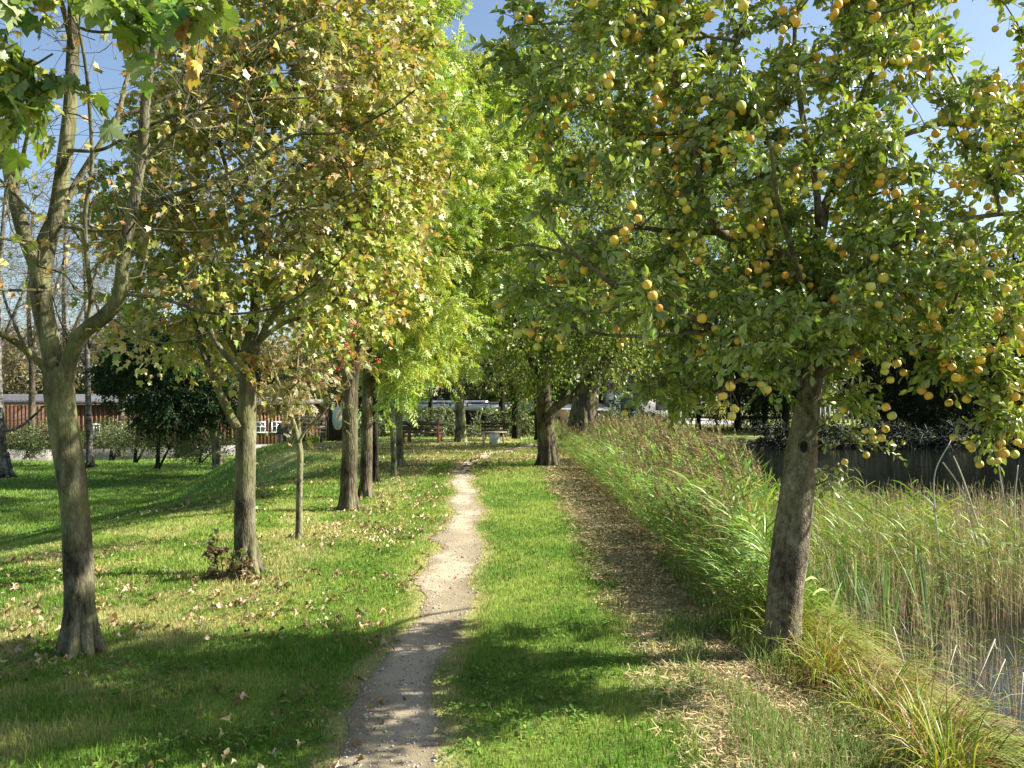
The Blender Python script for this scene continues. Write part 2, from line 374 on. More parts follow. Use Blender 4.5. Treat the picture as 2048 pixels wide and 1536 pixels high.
def lawn(x, y):
    """own colour of the turf at a place: lush, thin, dry or cut"""
    x = np.asarray(x, float); y = np.asarray(y, float)
    n1, n2, n3 = fbm(x, y, .55, 1), fbm(x, y, 1.9, 3), fbm(x, y, 6, 5)
    c = mixc(GREEN, LIME, ss(.35, .65, n1 * .5 + n2 * .5))
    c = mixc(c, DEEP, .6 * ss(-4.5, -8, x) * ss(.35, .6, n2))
    dry = .75 * ss(.9, 0, np.abs(x + 2.7 - .3 * n1)) * ss(.30, .6, n2 * .6 + n3 * .4) * ss(5, 6.5, y)
    dry = np.maximum(dry, .75 * ss(.46, .62, n2 * .7 + n3 * .3) * ss(-1.6, -3.2, x) * ss(17, 9, y))
    l, r = path_edges(y); dd = np.maximum(l - x, x - r)
    dry = np.maximum(dry, .85 * ss(.22, .0, dd + .25 * (n3 - .5)))
    dry = np.maximum(dry, .6 * ss(16, 24, y) * ss(.35, .6, n1) * ss(-9, -7, x))
    c = mixc(c, DRY, np.clip(dry, 0, 1) * .8)
    cut = ss(.62, 1.15, x + .5 * (n2 - .5) - .15 * ss(16, 8, y)) * ss(26, 20, y) * ss(1.5, 5.5, y + 2.5 * n1)
    c = mixc(c, mixc(BROWN, DRY, ss(.42, .7, n3)), cut * (.45 + .55 * ss(.3, .55, n2)))
    return c
xs = np.concatenate([np.linspace(-200, -30, 18), np.linspace(-28, -9, 40), np.arange(-8.8, 3.3, .09), np.linspace(3.5, 12, 24), np.linspace(14, 200, 30)])
ys = np.concatenate([np.linspace(-60, -2, 16), np.linspace(-1.5, 2, 10), np.arange(2.1, 16, .09), np.arange(16, 44, .25), np.linspace(45, 75, 30), np.linspace(80, 420, 24)])
X, Y = np.meshgrid(xs, ys, indexing='ij'); Z = gz(X, Y)
mb = MB(); nx, ny = X.shape; i = np.arange(nx - 1)[:, None] * ny + np.arange(ny - 1)[None]
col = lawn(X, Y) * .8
col = mixc(col, (.07, .055, .035), ss(.02, -.15, Z) * ss(1.9, 2.2, X) * ss(42, 39, Y))
mb.add(np.stack((X, Y, Z), -1), np.concatenate([np.stack((i, i + ny, i + ny + 1), -1).reshape(-1, 3), np.stack((i, i + ny + 1, i + 1), -1).reshape(-1, 3)]), col.reshape(-1, 3))
tag(mb.build('ground', col_mat('turf_soil', detail=9, bs=.6), None, True), kind='structure')

# the trodden gravel path, a sheet just above the turf
yy = np.arange(-1, 33.5, .045); l, r = path_edges(yy); mb = MB(); K = 9
u = np.linspace(0, 1, K); PX = l[:, None] + (r - l)[:, None] * u; PY = np.repeat(yy[:, None], K, 1)
PZ = gz(PX, PY) + .006 - .012 * (4 * u * (1 - u)) * 0
nb = fbm(PX, PY, 1.7, 12); pc = mixc((.36, .295, .19), (.56, .475, .325), ss(.35, .65, nb)); edgef = ss(.25, .0, np.minimum(u, 1 - u)[None] + .3 * (vn(PX, PY, 9, 4) - .5))
pc = mixc(pc, (.24, .185, .12), edgef * .7)
i = np.arange(len(yy) - 1)[:, None] * K + np.arange(K - 1)[None]
mb.add(np.stack((PX, PY, PZ), -1), np.concatenate([np.stack((i, i + 1, i + K + 1), -1).reshape(-1, 3), np.stack((i, i + K + 1, i + K), -1).reshape(-1, 3)]), pc.reshape(-1, 3))
tag(mb.build('path', col_mat('path_grit', detail=40, bs=.9, mul=.3), None, True), kind='structure')

# the pond
m, t, b, o_ = newmat('pond_water')
b.inputs['Base Color'].default_value = (.006, .008, .006, 1); b.inputs['Roughness'].default_value = .04; b.inputs['IOR'].default_value = 1.33
n1 = noise(t, 4.0, 4, obco(t, (.4, 2.0, 1))); n2 = noise(t, 17, 3, obco(t, (.6, 1.2, 1)))
ad = N(t, 'ShaderNodeMath', operation='MULTIPLY_ADD'); t.links.new(n2.outputs[0], ad.inputs[0]); ad.inputs[1].default_value = .3; t.links.new(n1.outputs[0], ad.inputs[2])
bump(t, ad.outputs[0], b, .26, .02)
mb = MB(); mb.add([(1.9, -30, WZ), (150, -30, WZ), (150, 41.5, WZ), (1.9, 41.5, WZ)], [(0, 1, 2), (0, 2, 3)])
tag(mb.build('pond_water', m), kind='structure')

# far lane across the pond
mb = MB(); V = []; n = 12
for k in range(n):
    x = 9.5 + k * .75; V += [(x, 57 + .06 * x + .5 * math.sin(x * .3), gz(x, 57) + .05), (x, 74 + .1 * x, gz(x, 74) + .05)]
mb.add(V, [f for k in range(n - 1) for f in ((2 * k, 2 * k + 2, 2 * k + 3), (2 * k, 2 * k + 3, 2 * k + 1))])
tag(mb.build('road', plain_mat('pale_lane', (.33, .32, .31), (.42, .41, .39), 2)), kind='structure')

# grass blades
def grassfield(n, x0, x1, y0, y1, h, wd, mb, keep=None, lean=.5, colf=lawn, cj=.22, ybias=1.0):
    y = y0 + (y1 - y0) * rng.random(n) ** ybias; x = U(0, 1, n) * (x1(y) - x0(y)) + x0(y)
    l, r = path_edges(y); iv = .14 * rng.random(n) ** 2 * 2 * fbm(x, y, 3, 19); onp = (x > l + iv) & (x < r - iv) & (y < 33)
    sel = ~onp
    if keep is not None: sel &= keep(x, y)
    x, y = x[sel], y[sel]; n = len(x); z = gz(x, y)
    l, r = path_edges(y); near = ss(.0, .18, np.maximum(l - x, x - r))
    c = colf(x, y) * (1 + rng.normal(0, cj, (n, 1))) * (1 + rng.normal(0, .08, (n, 3)))
    dryb = rng.random(n) < .09; c[dryb] = pick([(.42, .34, .16), (.30, .23, .10)], [1, 1], dryb.sum())
    a = U(0, 2 * math.pi, n); H = h * U(.45, 1.3, n) * (.35 + .65 * near) * (.65 + .7 * fbm(x, y, 1.3, 8)); W = wd * U(.6, 1.3, n)
    dx, dy = np.cos(a) * W / 2, np.sin(a) * W / 2; la = U(0, 6.28, n); le = H * np.abs(rng.normal(0, lean, n))
    tx, ty = np.cos(la) * le, np.sin(la) * le
    V = np.empty((n, 5, 3))
    V[:, 0] = np.stack((x - dx, y - dy, z - .004), -1); V[:, 1] = np.stack((x + dx, y + dy, z - .004), -1)
    V[:, 2] = np.stack((x + dx * .7 + tx * .35, y + dy * .7 + ty * .35, z + H * .6), -1); V[:, 3] = np.stack((x - dx * .7 + tx * .35, y - dy * .7 + ty * .35, z + H * .6), -1)
    V[:, 4] = np.stack((x + tx, y + ty, z + H), -1)
    f = np.array([(0, 1, 2), (0, 2, 3), (3, 2, 4)])[None] + (np.arange(n) * 5)[:, None, None]
    mb.add(V.reshape(-1, 3), f.reshape(-1, 3), np.repeat(np.clip(c, .005, .9), 5, 0))
half = lambda y: .66 * y + .6
def xr(y): return np.minimum(half(y), shore(y) + .35)
mb = MB()
def thin(x, y):                                         # the strip of cut, trodden ground has few blades
    cut = ss(.7, 1.15, x + .4 * (fbm(x, y, 1.9, 3) - .5)) * ss(26, 20, y) * ss(4, 6, y)
    return rng.random(len(x)) > cut * .86
grassfield(190000, lambda y: -half(y), xr, 2.6, 7.5, .034, .0052, mb, thin, ybias=.85)
grassfield(170000, lambda y: -half(y), xr, 7.5, 15, .038, .009, mb, thin)
grassfield(150000, lambda y: -half(y), lambda y: np.minimum(half(y), shore(y) + .1), 15, 33, .055, .018, mb, thin)
grassfield(110000, lambda y: -half(y) * 1.35, lambda y: -8 + 0 * y, 20, 52, .10, .03, mb, None)
grassfield(26000, lambda y: 0 * y - 9, lambda y: 0 * y + 26, 33, 58, .07, .04, mb, lambda x, y: (y > 41) | (x < 2))
# longer, bluish tufts round the apple trunk and along the bank
blu = lambda x, y: pick([(.17, .28, .06), (.12, .22, .035), (.38, .36, .15), (.24, .34, .08)], [3, 3, 2, 2], len(x))
grassfield(15000, lambda y: 0 * y + .95, lambda y: 0 * y + 2.0, 3.4, 6.4, .11, .005, mb, lambda x, y: rng.random(len(x)) < ss(.50, .60, fbm(x, y, 1.7, 31) + .12 * ss(4.2, 5.2, y)) * ss(1.0, 1.3, x), colf=blu, lean=.6)
grassfield(3500, lambda y: 0 * y + 1.55, lambda y: 0 * y + 2.3, 5.0, 9, .2, .006, mb, None, colf=blu, lean=.6)
# scattered longer tufts on the lawn
tx, ty = U(-4.5, 1.0, 260), U(3, 14, 260)
sel = [(a, b) for a, b in zip(tx, ty)]
for a, b in sel: grassfield(26, lambda y, a=a: a - .05 + 0 * y, lambda y, a=a: a + .05 + 0 * y, b - .05, b + .05, .085, .006, mb, lean=.6)
n = 9000; y = 3 + 17 * rng.random(n) ** 1.3; x = -half(y) + (half(y) + 1.5) * rng.random(n); l, r = path_edges(y); kp = ((x < l - .03) | (x > r + .03)) & (fbm(x, y, 1.4, 50) > .52) & (x < 1.6); x, y = x[kp], y[kp]; n = len(x)
for k_ in range(5):
    a = U(0, 6.28, n); scatter(mb, T_OVAL, np.stack((x + rng.normal(0, .012, n), y + rng.normal(0, .012, n), gz(x, y) + U(.015, .04, n)), -1), np.stack((np.cos(a), np.sin(a), U(.1, .7, n)), -1), np.array((0, 0, 1.0)) + rng.normal(0, .2, (n, 3)), U(.018, .04, n) * (1 + .04 * y), pick([(.10, .21, .03), (.16, .27, .05), (.30, .33, .08)], [4, 3, 1], n))
tag(mb.build('grass', col_mat('grass_blades', .65, .12, trans=.38)), 'short mown green turf with dry yellow patches on both sides of the path', 'grass', kind='stuff')
# cut hay lying on the strip beside the reeds
mb = MB(); n = 90000; y = 3.4 + 21 * rng.random(n) ** 1.35; x = U(.7, 2.1, n) + .0 * y
kp = rng.random(n) < ss(.65, 1.2, x + .6 * (fbm(x, y, 1.9, 3) - .5)) * (.35 + .65 * ss(.38, .55, fbm(x, y, 2.3, 14))); x, y = x[kp], y[kp]; n = len(x)
z = gz(x, y) + U(.006, .04, n); a = U(0, 6.28, n); L = U(.010, .036, n) * (1 + y * .05); W = .0019 * (1 + y * .12)
D = np.stack((np.cos(a), np.sin(a), rng.normal(0, .3, n)), -1) * L[:, None]; S = np.stack((-np.sin(a), np.cos(a), rng.normal(0, .4, n)), -1) * W[:, None]; Pn = np.stack((x, y, z), -1)
V = np.stack((Pn - D - S, Pn - D + S, Pn + D + S * .5, Pn + D - S * .5), 1)
mb.add(V.reshape(-1, 3), (np.array([(0, 1, 2), (0, 2, 3)])[None] + (np.arange(n) * 4)[:, None, None]).reshape(-1, 3), np.repeat(pick([(.50, .38, .20), (.40, .29, .15), (.24, .17, .09), (.60, .49, .29), (.22, .28, .07)], [5, 4, 2, 3, 3], n), 4, 0))
tag(mb.build('cut_hay', col_mat('hay', .8, .2, trans=.1)), 'brown cut hay and dry stalks lying along the edge of the reeds', 'hay', kind='stuff')
# grit on the path
mb = MB(); n = 9000; y = 2.8 + 20 * rng.random(n) ** 1.5; l, r = path_edges(y); x = l - .04 + (r - l + .08) * rng.random(n)
s_ = rng.lognormal(-5.35, .42, n) * (1 + .02 * y); oc = np.array([(1, 0, 0), (0, 1, 0), (-1, 0, 0), (0, -1, 0), (.1, .1, .6), (0, 0, -.6)], float)
of = np.array([(0, 1, 4), (1, 2, 4), (2, 3, 4), (3, 0, 4), (1, 0, 5), (2, 1, 5), (3, 2, 5), (0, 3, 5)]); a = U(0, 6.28, n)
D = np.stack((np.cos(a), np.sin(a), rng.normal(0, .2, n)), -1); scatter(mb, (oc * U(.7, 1.1, (6, 1)), of), np.stack((x, y, gz(x, y) + .006 + s_ * .15), -1), D, np.tile((0, 0, 1.0), (n, 1)) + rng.normal(0, .2, (n, 3)), s_, pick([(.46, .41, .33), (.34, .29, .23), (.52, .47, .39), (.22, .18, .14)], [4, 4, 1, 3], n))
tag(mb.build('gravel', col_mat('grit_stones', .8, .3)), 'pale grey and tan grit lying on the trodden path', 'gravel', kind='stuff')
# fallen leaves
mb = MB(); LP = [(.42, .31, .18), (.50, .39, .24), (.30, .20, .11), (.58, .48, .32), (.20, .125, .065), (.42, .34, .13)]
def litter(n, x0, x1, y0, y1, size, dens, tm=T_MAPLE_S):
    x, y = U(x0, x1, n), U(y0, y1, n); kp = rng.random(n) < dens(x, y); x, y = x[kp], y[kp]; n = len(x); a = U(0, 6.28, n)
    D = np.stack((np.cos(a), np.sin(a), rng.normal(0, .28, n)), -1)
    tv = tm[0].copy(); tv[:, 2] = tv[:, 2] * 2.8 + 1.1 * tv[:, 0] ** 2 - .5 * (tv[:, 1] - .4) ** 2
    scatter(mb, (tv, tm[1]), np.stack((x, y, gz(x, y) + U(.004, .04, n)), -1), D, np.array((0, 0, 1.0)) + rng.normal(0, .42, (n, 3)), size * .68 * U(.5, 1.25, n), pick(LP, [4, 3, 3, 2, 2, 1], n, .25))
dn = lambda s, o, a, b: (lambda x, y: ss(a, b, fbm(x, y, s, o)))
litter(2600, -4.2, -.9, 6.3, 13.5, .085, lambda x, y: ss(.40, .62, fbm(x, y, .9, 21)) * (.25 + .75 * ss(1.3, .2, np.abs(x + 1.75))))
litter(620, -4.6, -.7, 3, 6.5, .07, dn(1.1, 22, .42, .6))
litter(1800, -7, -1.2, 13, 24, .10, dn(.6, 23, .4, .6))
litter(1400, -8, -3.4, 4.5, 12, .08, dn(.7, 24, .45, .62))
litter(260, -.4, 1.3, 3, 16, .055, lambda x, y: .7 + 0 * x, T_DIA)
litter(3200, -9.5, 3.0, 20, 33, .12, lambda x, y: .25 + .75 * ss(.4, .55, fbm(x, y, .35, 25)))
litter(1500, 4, 14, 41, 54, .16, lambda x, y: .9 + 0 * x)
litter(90, -1.0, -.3, 3, 14, .05, lambda x, y: .8 + 0 * x)
tag(mb.build('fallen_leaves', leaf_mat('dead_leaves', .15, .65, (.36, .26, .14), .3, .2)), 'dry brown and tan fallen leaves strewn under the row of trees', 'leaves', kind='stuff')

# ------------------------------------------------------------------ the apple tree by the water
APAL = [(.14, .22, .02), (.23, .31, .035), (.34, .40, .07), (.07, .13, .016), (.44, .42, .06)]
D0 = 5.6
al = [limb([(1566, 1330, 100), (1566, 1300, 84), (1568, 1230, 72), (1578, 1120, 70), (1588, 1020, 68), (1600, 930, 62), (1612, 830, 50), (1622, 740, 42), (1610, 660, 36), (1592, 580, 32), (1560, 510, 26)], d=D0, per=8),
      limb([(1560, 510, 26, 5.6), (1500, 480, 22, 5.6), (1440, 463, 20, 5.5), (1405, 390, 18, 5.4), (1385, 290, 18, 5.3), (1372, 210, 14, 5.2), (1330, 130, 11, 5.1), (1290, 40, 8, 5.0), (1265, -60, 5, 5.0)]),
      limb([(1440, 463, 16, 5.5), (1340, 462, 11, 5.4), (1270, 455, 9, 5.2), (1210, 466, 8, 5.1), (1150, 505, 7, 5.0), (1060, 490, 5, 5.0), (990, 500, 4, 5.0)]),
      limb([(1600, 770, 30, 5.6), (1545, 730, 26, 5.5), (1460, 680, 20, 5.3), (1390, 640, 15, 5.1), (1320, 610, 13, 5.0), (1240, 580, 11, 4.9), (1190, 540, 9, 4.8), (1145, 505, 7, 4.8), (1080, 430, 5, 4.8)]),
      limb([(1440, 668, 14, 5.3), (1380, 665, 10, 5.2), (1300, 672, 8, 5.2), (1200, 668, 6, 5.1), (1120, 640, 5, 5.0), (1060, 640, 4, 5.0)]),
      limb([(1385, 290, 13, 5.3), (1450, 200, 10, 5.5), (1470, 100, 8, 5.6), (1500, -20, 6, 5.8)]),
      limb([(1592, 580, 28, 5.6), (1640, 470, 22, 5.7), (1660, 390, 18, 5.8), (1750, 300, 13, 5.9), (1850, 255, 10, 6.0), (1950, 235, 8, 6.1), (2060, 200, 6, 6.2)]),
      limb([(1640, 470, 18, 5.7), (1630, 360, 14, 5.8), (1600, 200, 11, 5.9), (1590, 60, 8, 6.0), (1620, -60, 6, 6.0)]),
      limb([(1655, 400, 16, 5.8), (1720, 200, 12, 5.6), (1780, 80, 9, 5.4), (1830, -30, 6, 5.3)]),
      limb([(1610, 660, 24, 5.6), (1700, 560, 17, 5.3), (1800, 480, 13, 5.1), (1920, 440, 10, 5.0), (2080, 420, 7, 4.9)]),
      limb([(1622, 760, 18, 5.6), (1670, 730, 13, 5.5), (1730, 690, 11, 5.3), (1820, 690, 9, 5.1), (1900, 720, 7, 5.0), (1965, 790, 6, 4.9), (2010, 860, 4, 4.85)]),
      limb([(1622, 780, 14, 5.6), (1560, 740, 12, 5.8), (1480, 760, 9, 6.0), (1400, 800, 6, 6.2)]),
      limb([(1600, 640, 20, 5.6), (1560, 560, 15, 6.2), (1500, 440, 12, 6.6), (1430, 330, 8, 7.0)]),
      limb([(1610, 660, 18, 5.6), (1680, 600, 14, 6.3), (1780, 520, 11, 6.9), (1900, 500, 7, 7.3)]),
      limb([(1600, 640, 16, 5.6), (1600, 560, 13, 5.0), (1560, 420, 10, 4.5), (1540, 280, 7, 4.2)])]
sky_holes = [(1525, 90, 42, 60), (1600, 255, 34, 26), (1860, 165, 55, 38), (1965, 40, 60, 40), (1880, 360, 60, 45), (1990, 150, 40, 40)]
ac = np.vstack([blobs([(1250, 250, 230, 300), (1180, 60, 190, 150), (1500, 230, 260, 230), (1750, 260, 260, 140), (1600, 520, 300, 200), (1900, 480, 300, 170), (1900, 600, 260, 110),
                       (1500, 640, 160, 110), (1700, 640, 170, 90), (1250, 560, 230, 120), (1850, 60, 190, 120), (2120, 300, 150, 300), (1780, 110, 170, 110), (1980, 250, 110, 120), (1500, -60, 420, 130)], 425, 5.5, 1.3, sky_holes, 1.2),
                blobs([(1420, 600, 420, 140)], 20, 5.5, 1.0),
                blobs([(1690, 800, 60, 60), (1650, 730, 80, 50)], 9, 5.6, .4), blobs([(1950, 740, 75, 55, -.6), (1990, 830, 45, 55, -.7), (1900, 700, 60, 35, -.5)], 17, 5.6, .15),
                blobs([(1360, 770, 90, 80), (1540, 780, 50, 30)], 10, 5.9, .5)])
apf = dict(m=10, k=12, L=.20, size=.066, tmpl=T_OVAL, pal=APAL, wts=[4, 5, 4, 2, .7], droop=.25, clump=.2, hang=.45, up=.6, twigr=.0025, outw=.5)
root, tips = make_tree('apple_tree', 'apple tree full of yellow fruit standing on the bank beside the reeds', P(1566, 1322, D0), al, ac, apf, B_APPLE, LA, .0030, 16, wig=.16, sag=.08, amp=.16)
# sprouts on its trunk, and the healed knot
lf, wd = MB(), MB(); sp_ = np.array([P(1650, 850, 5.5), P(1668, 890, 5.5), P(1672, 930, 5.5), P(1700, 880, 5.45), P(1655, 960, 5.55), P(1735, 895, 5.4), P(1775, 905, 5.35)])
for a, b in ((0, 3), (3, 5), (5, 6), (1, 2)): wd.tube([sp_[a], (sp_[a] + sp_[b]) / 2 + (0, 0, .02), sp_[b]], .004, 4)
for q_ in sp_[[0, 1, 2, 4]]: wd.tube([q_ + (-.09, .03, -.05), q_], .006, 4)
foliage(lf, wd, sp_, 4, 6, .11, .05, T_OVAL, [(.2, .26, .06), (.3, .32, .08), (.14, .19, .04), (.42, .28, .1)], [4, 3, 3, .5], hang=.5)
wd.build('sprout_stem', B_TWIG, root); lf.build('foliage', LA, root)
mb = MB()
mb.add(*(lambda q: (q.v[0], q.f[0]))((lambda q: (q.tube([P(1607, 893, 5.49) + np.array((.036 * math.cos(a), -.012, .050 * math.sin(a))) for a in np.linspace(0, 2 * math.pi, 19)], .011 + .003 * np.sin(np.linspace(0, 9, 19)), 7, cap=False), q)[1])(MB())))
mb.build('knot_rim', B_APPLE, root, True)
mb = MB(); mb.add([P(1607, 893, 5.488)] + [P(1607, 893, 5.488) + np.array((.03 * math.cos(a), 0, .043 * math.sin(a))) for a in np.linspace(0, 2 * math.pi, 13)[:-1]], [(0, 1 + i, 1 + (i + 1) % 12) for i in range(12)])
mb.build('knot_hole_shade', plain_mat('hollow_shade', (.012, .009, .007), (.03, .022, .016), 30), root)  # flat disc, the shade inside the knot put into its near-black colour
# apples: yellow, some with a blush, hanging in ones to fours
def fruit_mesh(k):
    q = MB(); th = np.linspace(0, math.pi, 12); pr = []
    for a in th: rr = math.sin(a) * (1 + .05 * math.cos(2 * a)); zz = math.cos(a) * .9 - .28 * math.exp(-(a / .35) ** 2) + .16 * math.exp(-((math.pi - a) / .25) ** 2); pr.append((max(rr, .001), zz))
    q.lathe((0, 0, 0), pr, 14); v = q.v[0]; v = v * (1 + .05 * np.sin(v[:, :1] * 3 + k) + .04 * np.cos(v[:, 1:2] * 2 + 2 * k)); return v, q.f[0]
FM = [fruit_mesh(k) for k in range(4)]
m, t, b, _ = newmat('apple_skin')
a_ = N(t, 'ShaderNodeAttribute', attribute_name='col'); nn = noise(t, 9, 3, obco(t)); rr_ = ramp(t, nn.outputs[0], [(.52, (0, 0, 0)), (.72, (.55,) * 3)])
cc = mixrgb(t, rr_.outputs[0], a_.outputs[0], (.62, .22, .05)); n2_ = noise(t, 160, 2, obco(t)); sp = ramp(t, n2_.outputs[0], [(.66, (1, 1, 1)), (.74, (.55, .42, .3))])
t.links.new(mixrgb(t, 1, cc, sp.outputs[0], 'MULTIPLY'), b.inputs['Base Color']); b.inputs['Roughness'].default_value = .38; b.inputs['Subsurface Weight'].default_value = .08; b.inputs['Subsurface Radius'].default_value = (.02, .01, .004)
APPLE = m; fr = []
sel_ = np.where(rng.random(len(tips)) < np.clip(1.1 - .22 * (tips[:, 1] - 4.2), .12, 1))[0]; cand = tips[rng.permutation(sel_)][:800]
for q in cand:
    px = 1024 + q[0] / q[1] * F; k = 1 + int(rng.random() < .6) + int(rng.random() < .4) + int(rng.random() < .2)
    py_ = HY - (q[2] - EYE) / q[1] * F
    if (px < 1120 and rng.random() < .5) or (py_ > 560 and 1250 < px < 1860 and rng.random() < .6): continue
    for j in range(k):
        for _ in range(8):
            p = q + np.array((rng.normal(0, .042), rng.normal(0, .042) - .02, -.035 - .05 * rng.random() - .05 * j))
            if all(np.linalg.norm(p - f_[0]) > .053 for f_ in fr[-6:]): fr.append((p, U(.021, .030), q)); break
fr.sort(key=lambda f_: f_[0][1] + (3 if not (-50 < 1024 + f_[0][0] / f_[0][1] * F < 2040 and 0 < HY - (f_[0][2] - EYE) / f_[0][1] * F < 1500) else 0))
rest = MB()
for i, (p, s_, hq) in enumerate(fr):
    v, f = FM[i % 4]; rx = rng.normal(0, .45, 2); R = np.array(Vector((rx[0], rx[1], 1)).normalized().to_track_quat('Z', 'Y').to_matrix())
    v = v @ R.T * s_ + p; c = pick([(.80, .52, .08), (.74, .55, .09), (.86, .44, .06), (.60, .56, .12)], [4, 3, 2, 2], 1, .08)[0]
    (q_ := MB()).tube([p + R @ np.array((0, 0, s_ * .6)), p + R @ np.array((0, 0, s_ * 1.1)), (p + hq) / 2 + (0, 0, s_ * .5), hq], .0014, 4)
    q_.c = [np.full_like(q_.v[0], 0) + (.12, .08, .04)]
    if i < 100:
        q = q_; q.add(v, f, c); q.build('apple', APPLE, root, True)
    else: rest.add(v, f, c); rest.add(q_.v[0], q_.f[0], (.12, .08, .04))
tag(rest.build('apples', APPLE, root, True), kind='stuff')

# ------------------------------------------------------------------ the bare-limbed maple at the left
MPAL = [(.41, .38, .08), (.31, .38, .055), (.15, .245, .035), (.62, .52, .30), (.50, .24, .06), (.30, .14, .045)]
D1 = 5.75
ml = [limb([(158, 1330, 92), (160, 1300, 78), (160, 1240, 68), (158, 1150, 64), (152, 1050, 62), (142, 950, 62), (128, 860, 62), (118, 790, 64), (115, 735, 62)], d=D1, per=8),
      limb([(120, 820, 44, 5.75), (110, 760, 50, 5.75), (103, 700, 45, 5.75), (90, 640, 44, 5.75), (80, 570, 44, 5.75), (92, 490, 44, 5.8), (112, 430, 36, 5.8), (126, 340, 33, 5.85), (140, 220, 30, 5.9), (146, 100, 28, 5.95), (150, -40, 24, 6.0), (165, -260, 16, 6.1), (150, -450, 8, 6.2)], per=8),
      limb([(84, 560, 34, 5.78), (52, 480, 32, 5.7), (30, 400, 30, 5.65), (10, 300, 26, 5.6), (-20, 200, 22, 5.5), (-60, 60, 16, 5.4), (-90, -100, 10, 5.3)]),
      limb([(116, 850, 34, 5.75), (124, 790, 42, 5.74), (138, 722, 36, 5.68), (165, 668, 34, 5.62), (210, 632, 33, 5.58), (238, 592, 31, 5.55), (246, 520, 27, 5.55), (264, 420, 25, 5.55), (284, 300, 23, 5.5), (294, 180, 20, 5.5), (314, 70, 17, 5.45), (350, -80, 12, 5.4), (370, -250, 7, 5.4)], per=8),
      limb([(112, 790, 20, 5.74), (92, 738, 22, 5.7), (66, 712, 18, 5.6), (38, 690, 16, 5.5), (8, 670, 14, 5.4), (-40, 655, 10, 5.3)]),
      limb([(172, 660, 16, 5.62), (182, 600, 13, 5.6), (174, 520, 12, 5.5), (170, 430, 11, 5.45), (184, 330, 10, 5.4), (178, 200, 9, 5.3), (166, 100, 7, 5.2), (140, -20, 5, 5.1)]),
      limb([(115, 440, 18, 5.8), (150, 370, 15, 5.9), (200, 290, 13, 6.0), (235, 235, 12, 6.1), (250, 170, 9, 6.2), (275, 100, 7, 6.3), (290, 0, 5, 6.4)]),
      limb([(232, 236, 10, 6.1), (300, 210, 9, 6.2), (390, 165, 8.5, 6.3), (480, 105, 7.5, 6.4), (570, 60, 6.5, 6.5), (650, 25, 5, 6.6), (720, -40, 4, 6.7)]),
      limb([(276, 350, 11, 5.5), (310, 300, 9, 5.5), (370, 245, 8, 5.4), (430, 190, 7, 5.4), (500, 140, 6, 5.3), (560, 40, 5, 5.2)]),
      limb([(262, 440, 12, 5.55), (320, 400, 10.5, 5.5), (420, 365, 9, 5.4), (520, 315, 8, 5.4), (590, 270, 7, 5.3), (680, 265, 6, 5.3), (770, 225, 5, 5.3), (830, 180, 4, 5.3)]),
      limb([(118, 452, 9, 5.8), (200, 462, 7, 5.7), (290, 458, 6.5, 5.7), (390, 464, 6, 5.7), (490, 450, 5.5, 5.7), (570, 425, 5, 5.7), (660, 405, 4, 5.7), (740, 370, 3, 5.7)]),
      limb([(240, 588, 9, 5.55), (320, 596, 7.5, 5.5), (400, 622, 6.5, 5.5), (470, 628, 6, 5.5), (560, 612, 5, 5.5), (640, 560, 4, 5.5), (700, 500, 3, 5.5)]),
      limb([(132, 300, 9, 5.85), (200, 300, 8, 5.8), (260, 270, 7, 5.7), (340, 235, 7, 5.6), (420, 215, 6, 5.5), (520, 200, 5, 5.4), (620, 195, 4, 5.4)]),
      limb([(100, 580, 8, 5.75), (60, 580, 7, 5.6), (10, 580, 6, 5.4), (-60, 570, 4, 5.2)]),
      limb([(105, 440, 9, 5.8), (60, 420, 8, 5.6), (0, 360, 7, 5.4), (-60, 330, 5, 5.2)]),
      limb([(60, 490, 7, 5.7), (0, 475, 6, 5.5), (-80, 470, 4, 5.4)]),
      limb([(30, 400, 12, 5.65), (44, 320, 10, 5.6), (58, 250, 9, 5.5), (52, 180, 7, 5.3), (40, 100, 5, 5.2)]),
      limb([(230, 640, 6, 5.55), (280, 675, 5, 5.5), (330, 686, 4, 5.5), (400, 680, 3, 5.5)]),
      # boughs that reach towards the path end nearer the viewer
      limb([(146, 100, 14, 5.95), (120, 0, 12, 5.4), (60, -90, 11, 4.6), (40, -40, 9, 3.9), (-10, 170, 7, 3.4)], per=7),
      limb([(60, -90, 9, 4.6), (130, -20, 8, 4.0), (160, 55, 7, 3.5), (270, 55, 6, 3.3), (380, -10, 4, 3.2)], per=7),
      limb([(-10, 170, 7, 3.4), (60, 135, 6, 3.35), (105, 108, 5, 3.3)]),
      limb([(60, -90, 8, 4.6), (230, -120, 7, 4.0), (350, -60, 5, 3.4), (420, 20, 4, 3.2)])]
mt = np.vstack([blobs([(300, 350, 280, 260), (560, 250, 250, 200), (60, 400, 120, 250), (120, 60, 150, 120), (600, 420, 200, 160), (330, 560, 260, 110)], 210, 5.6, .9)])
near = dict(m=3, k=1, L=.40, size=.058, tmpl=T_MAPLE_S, pal=MPAL, wts=[2, 2, 2, 2, 2, 2], droop=.1, hang=.6, twigr=.0018)
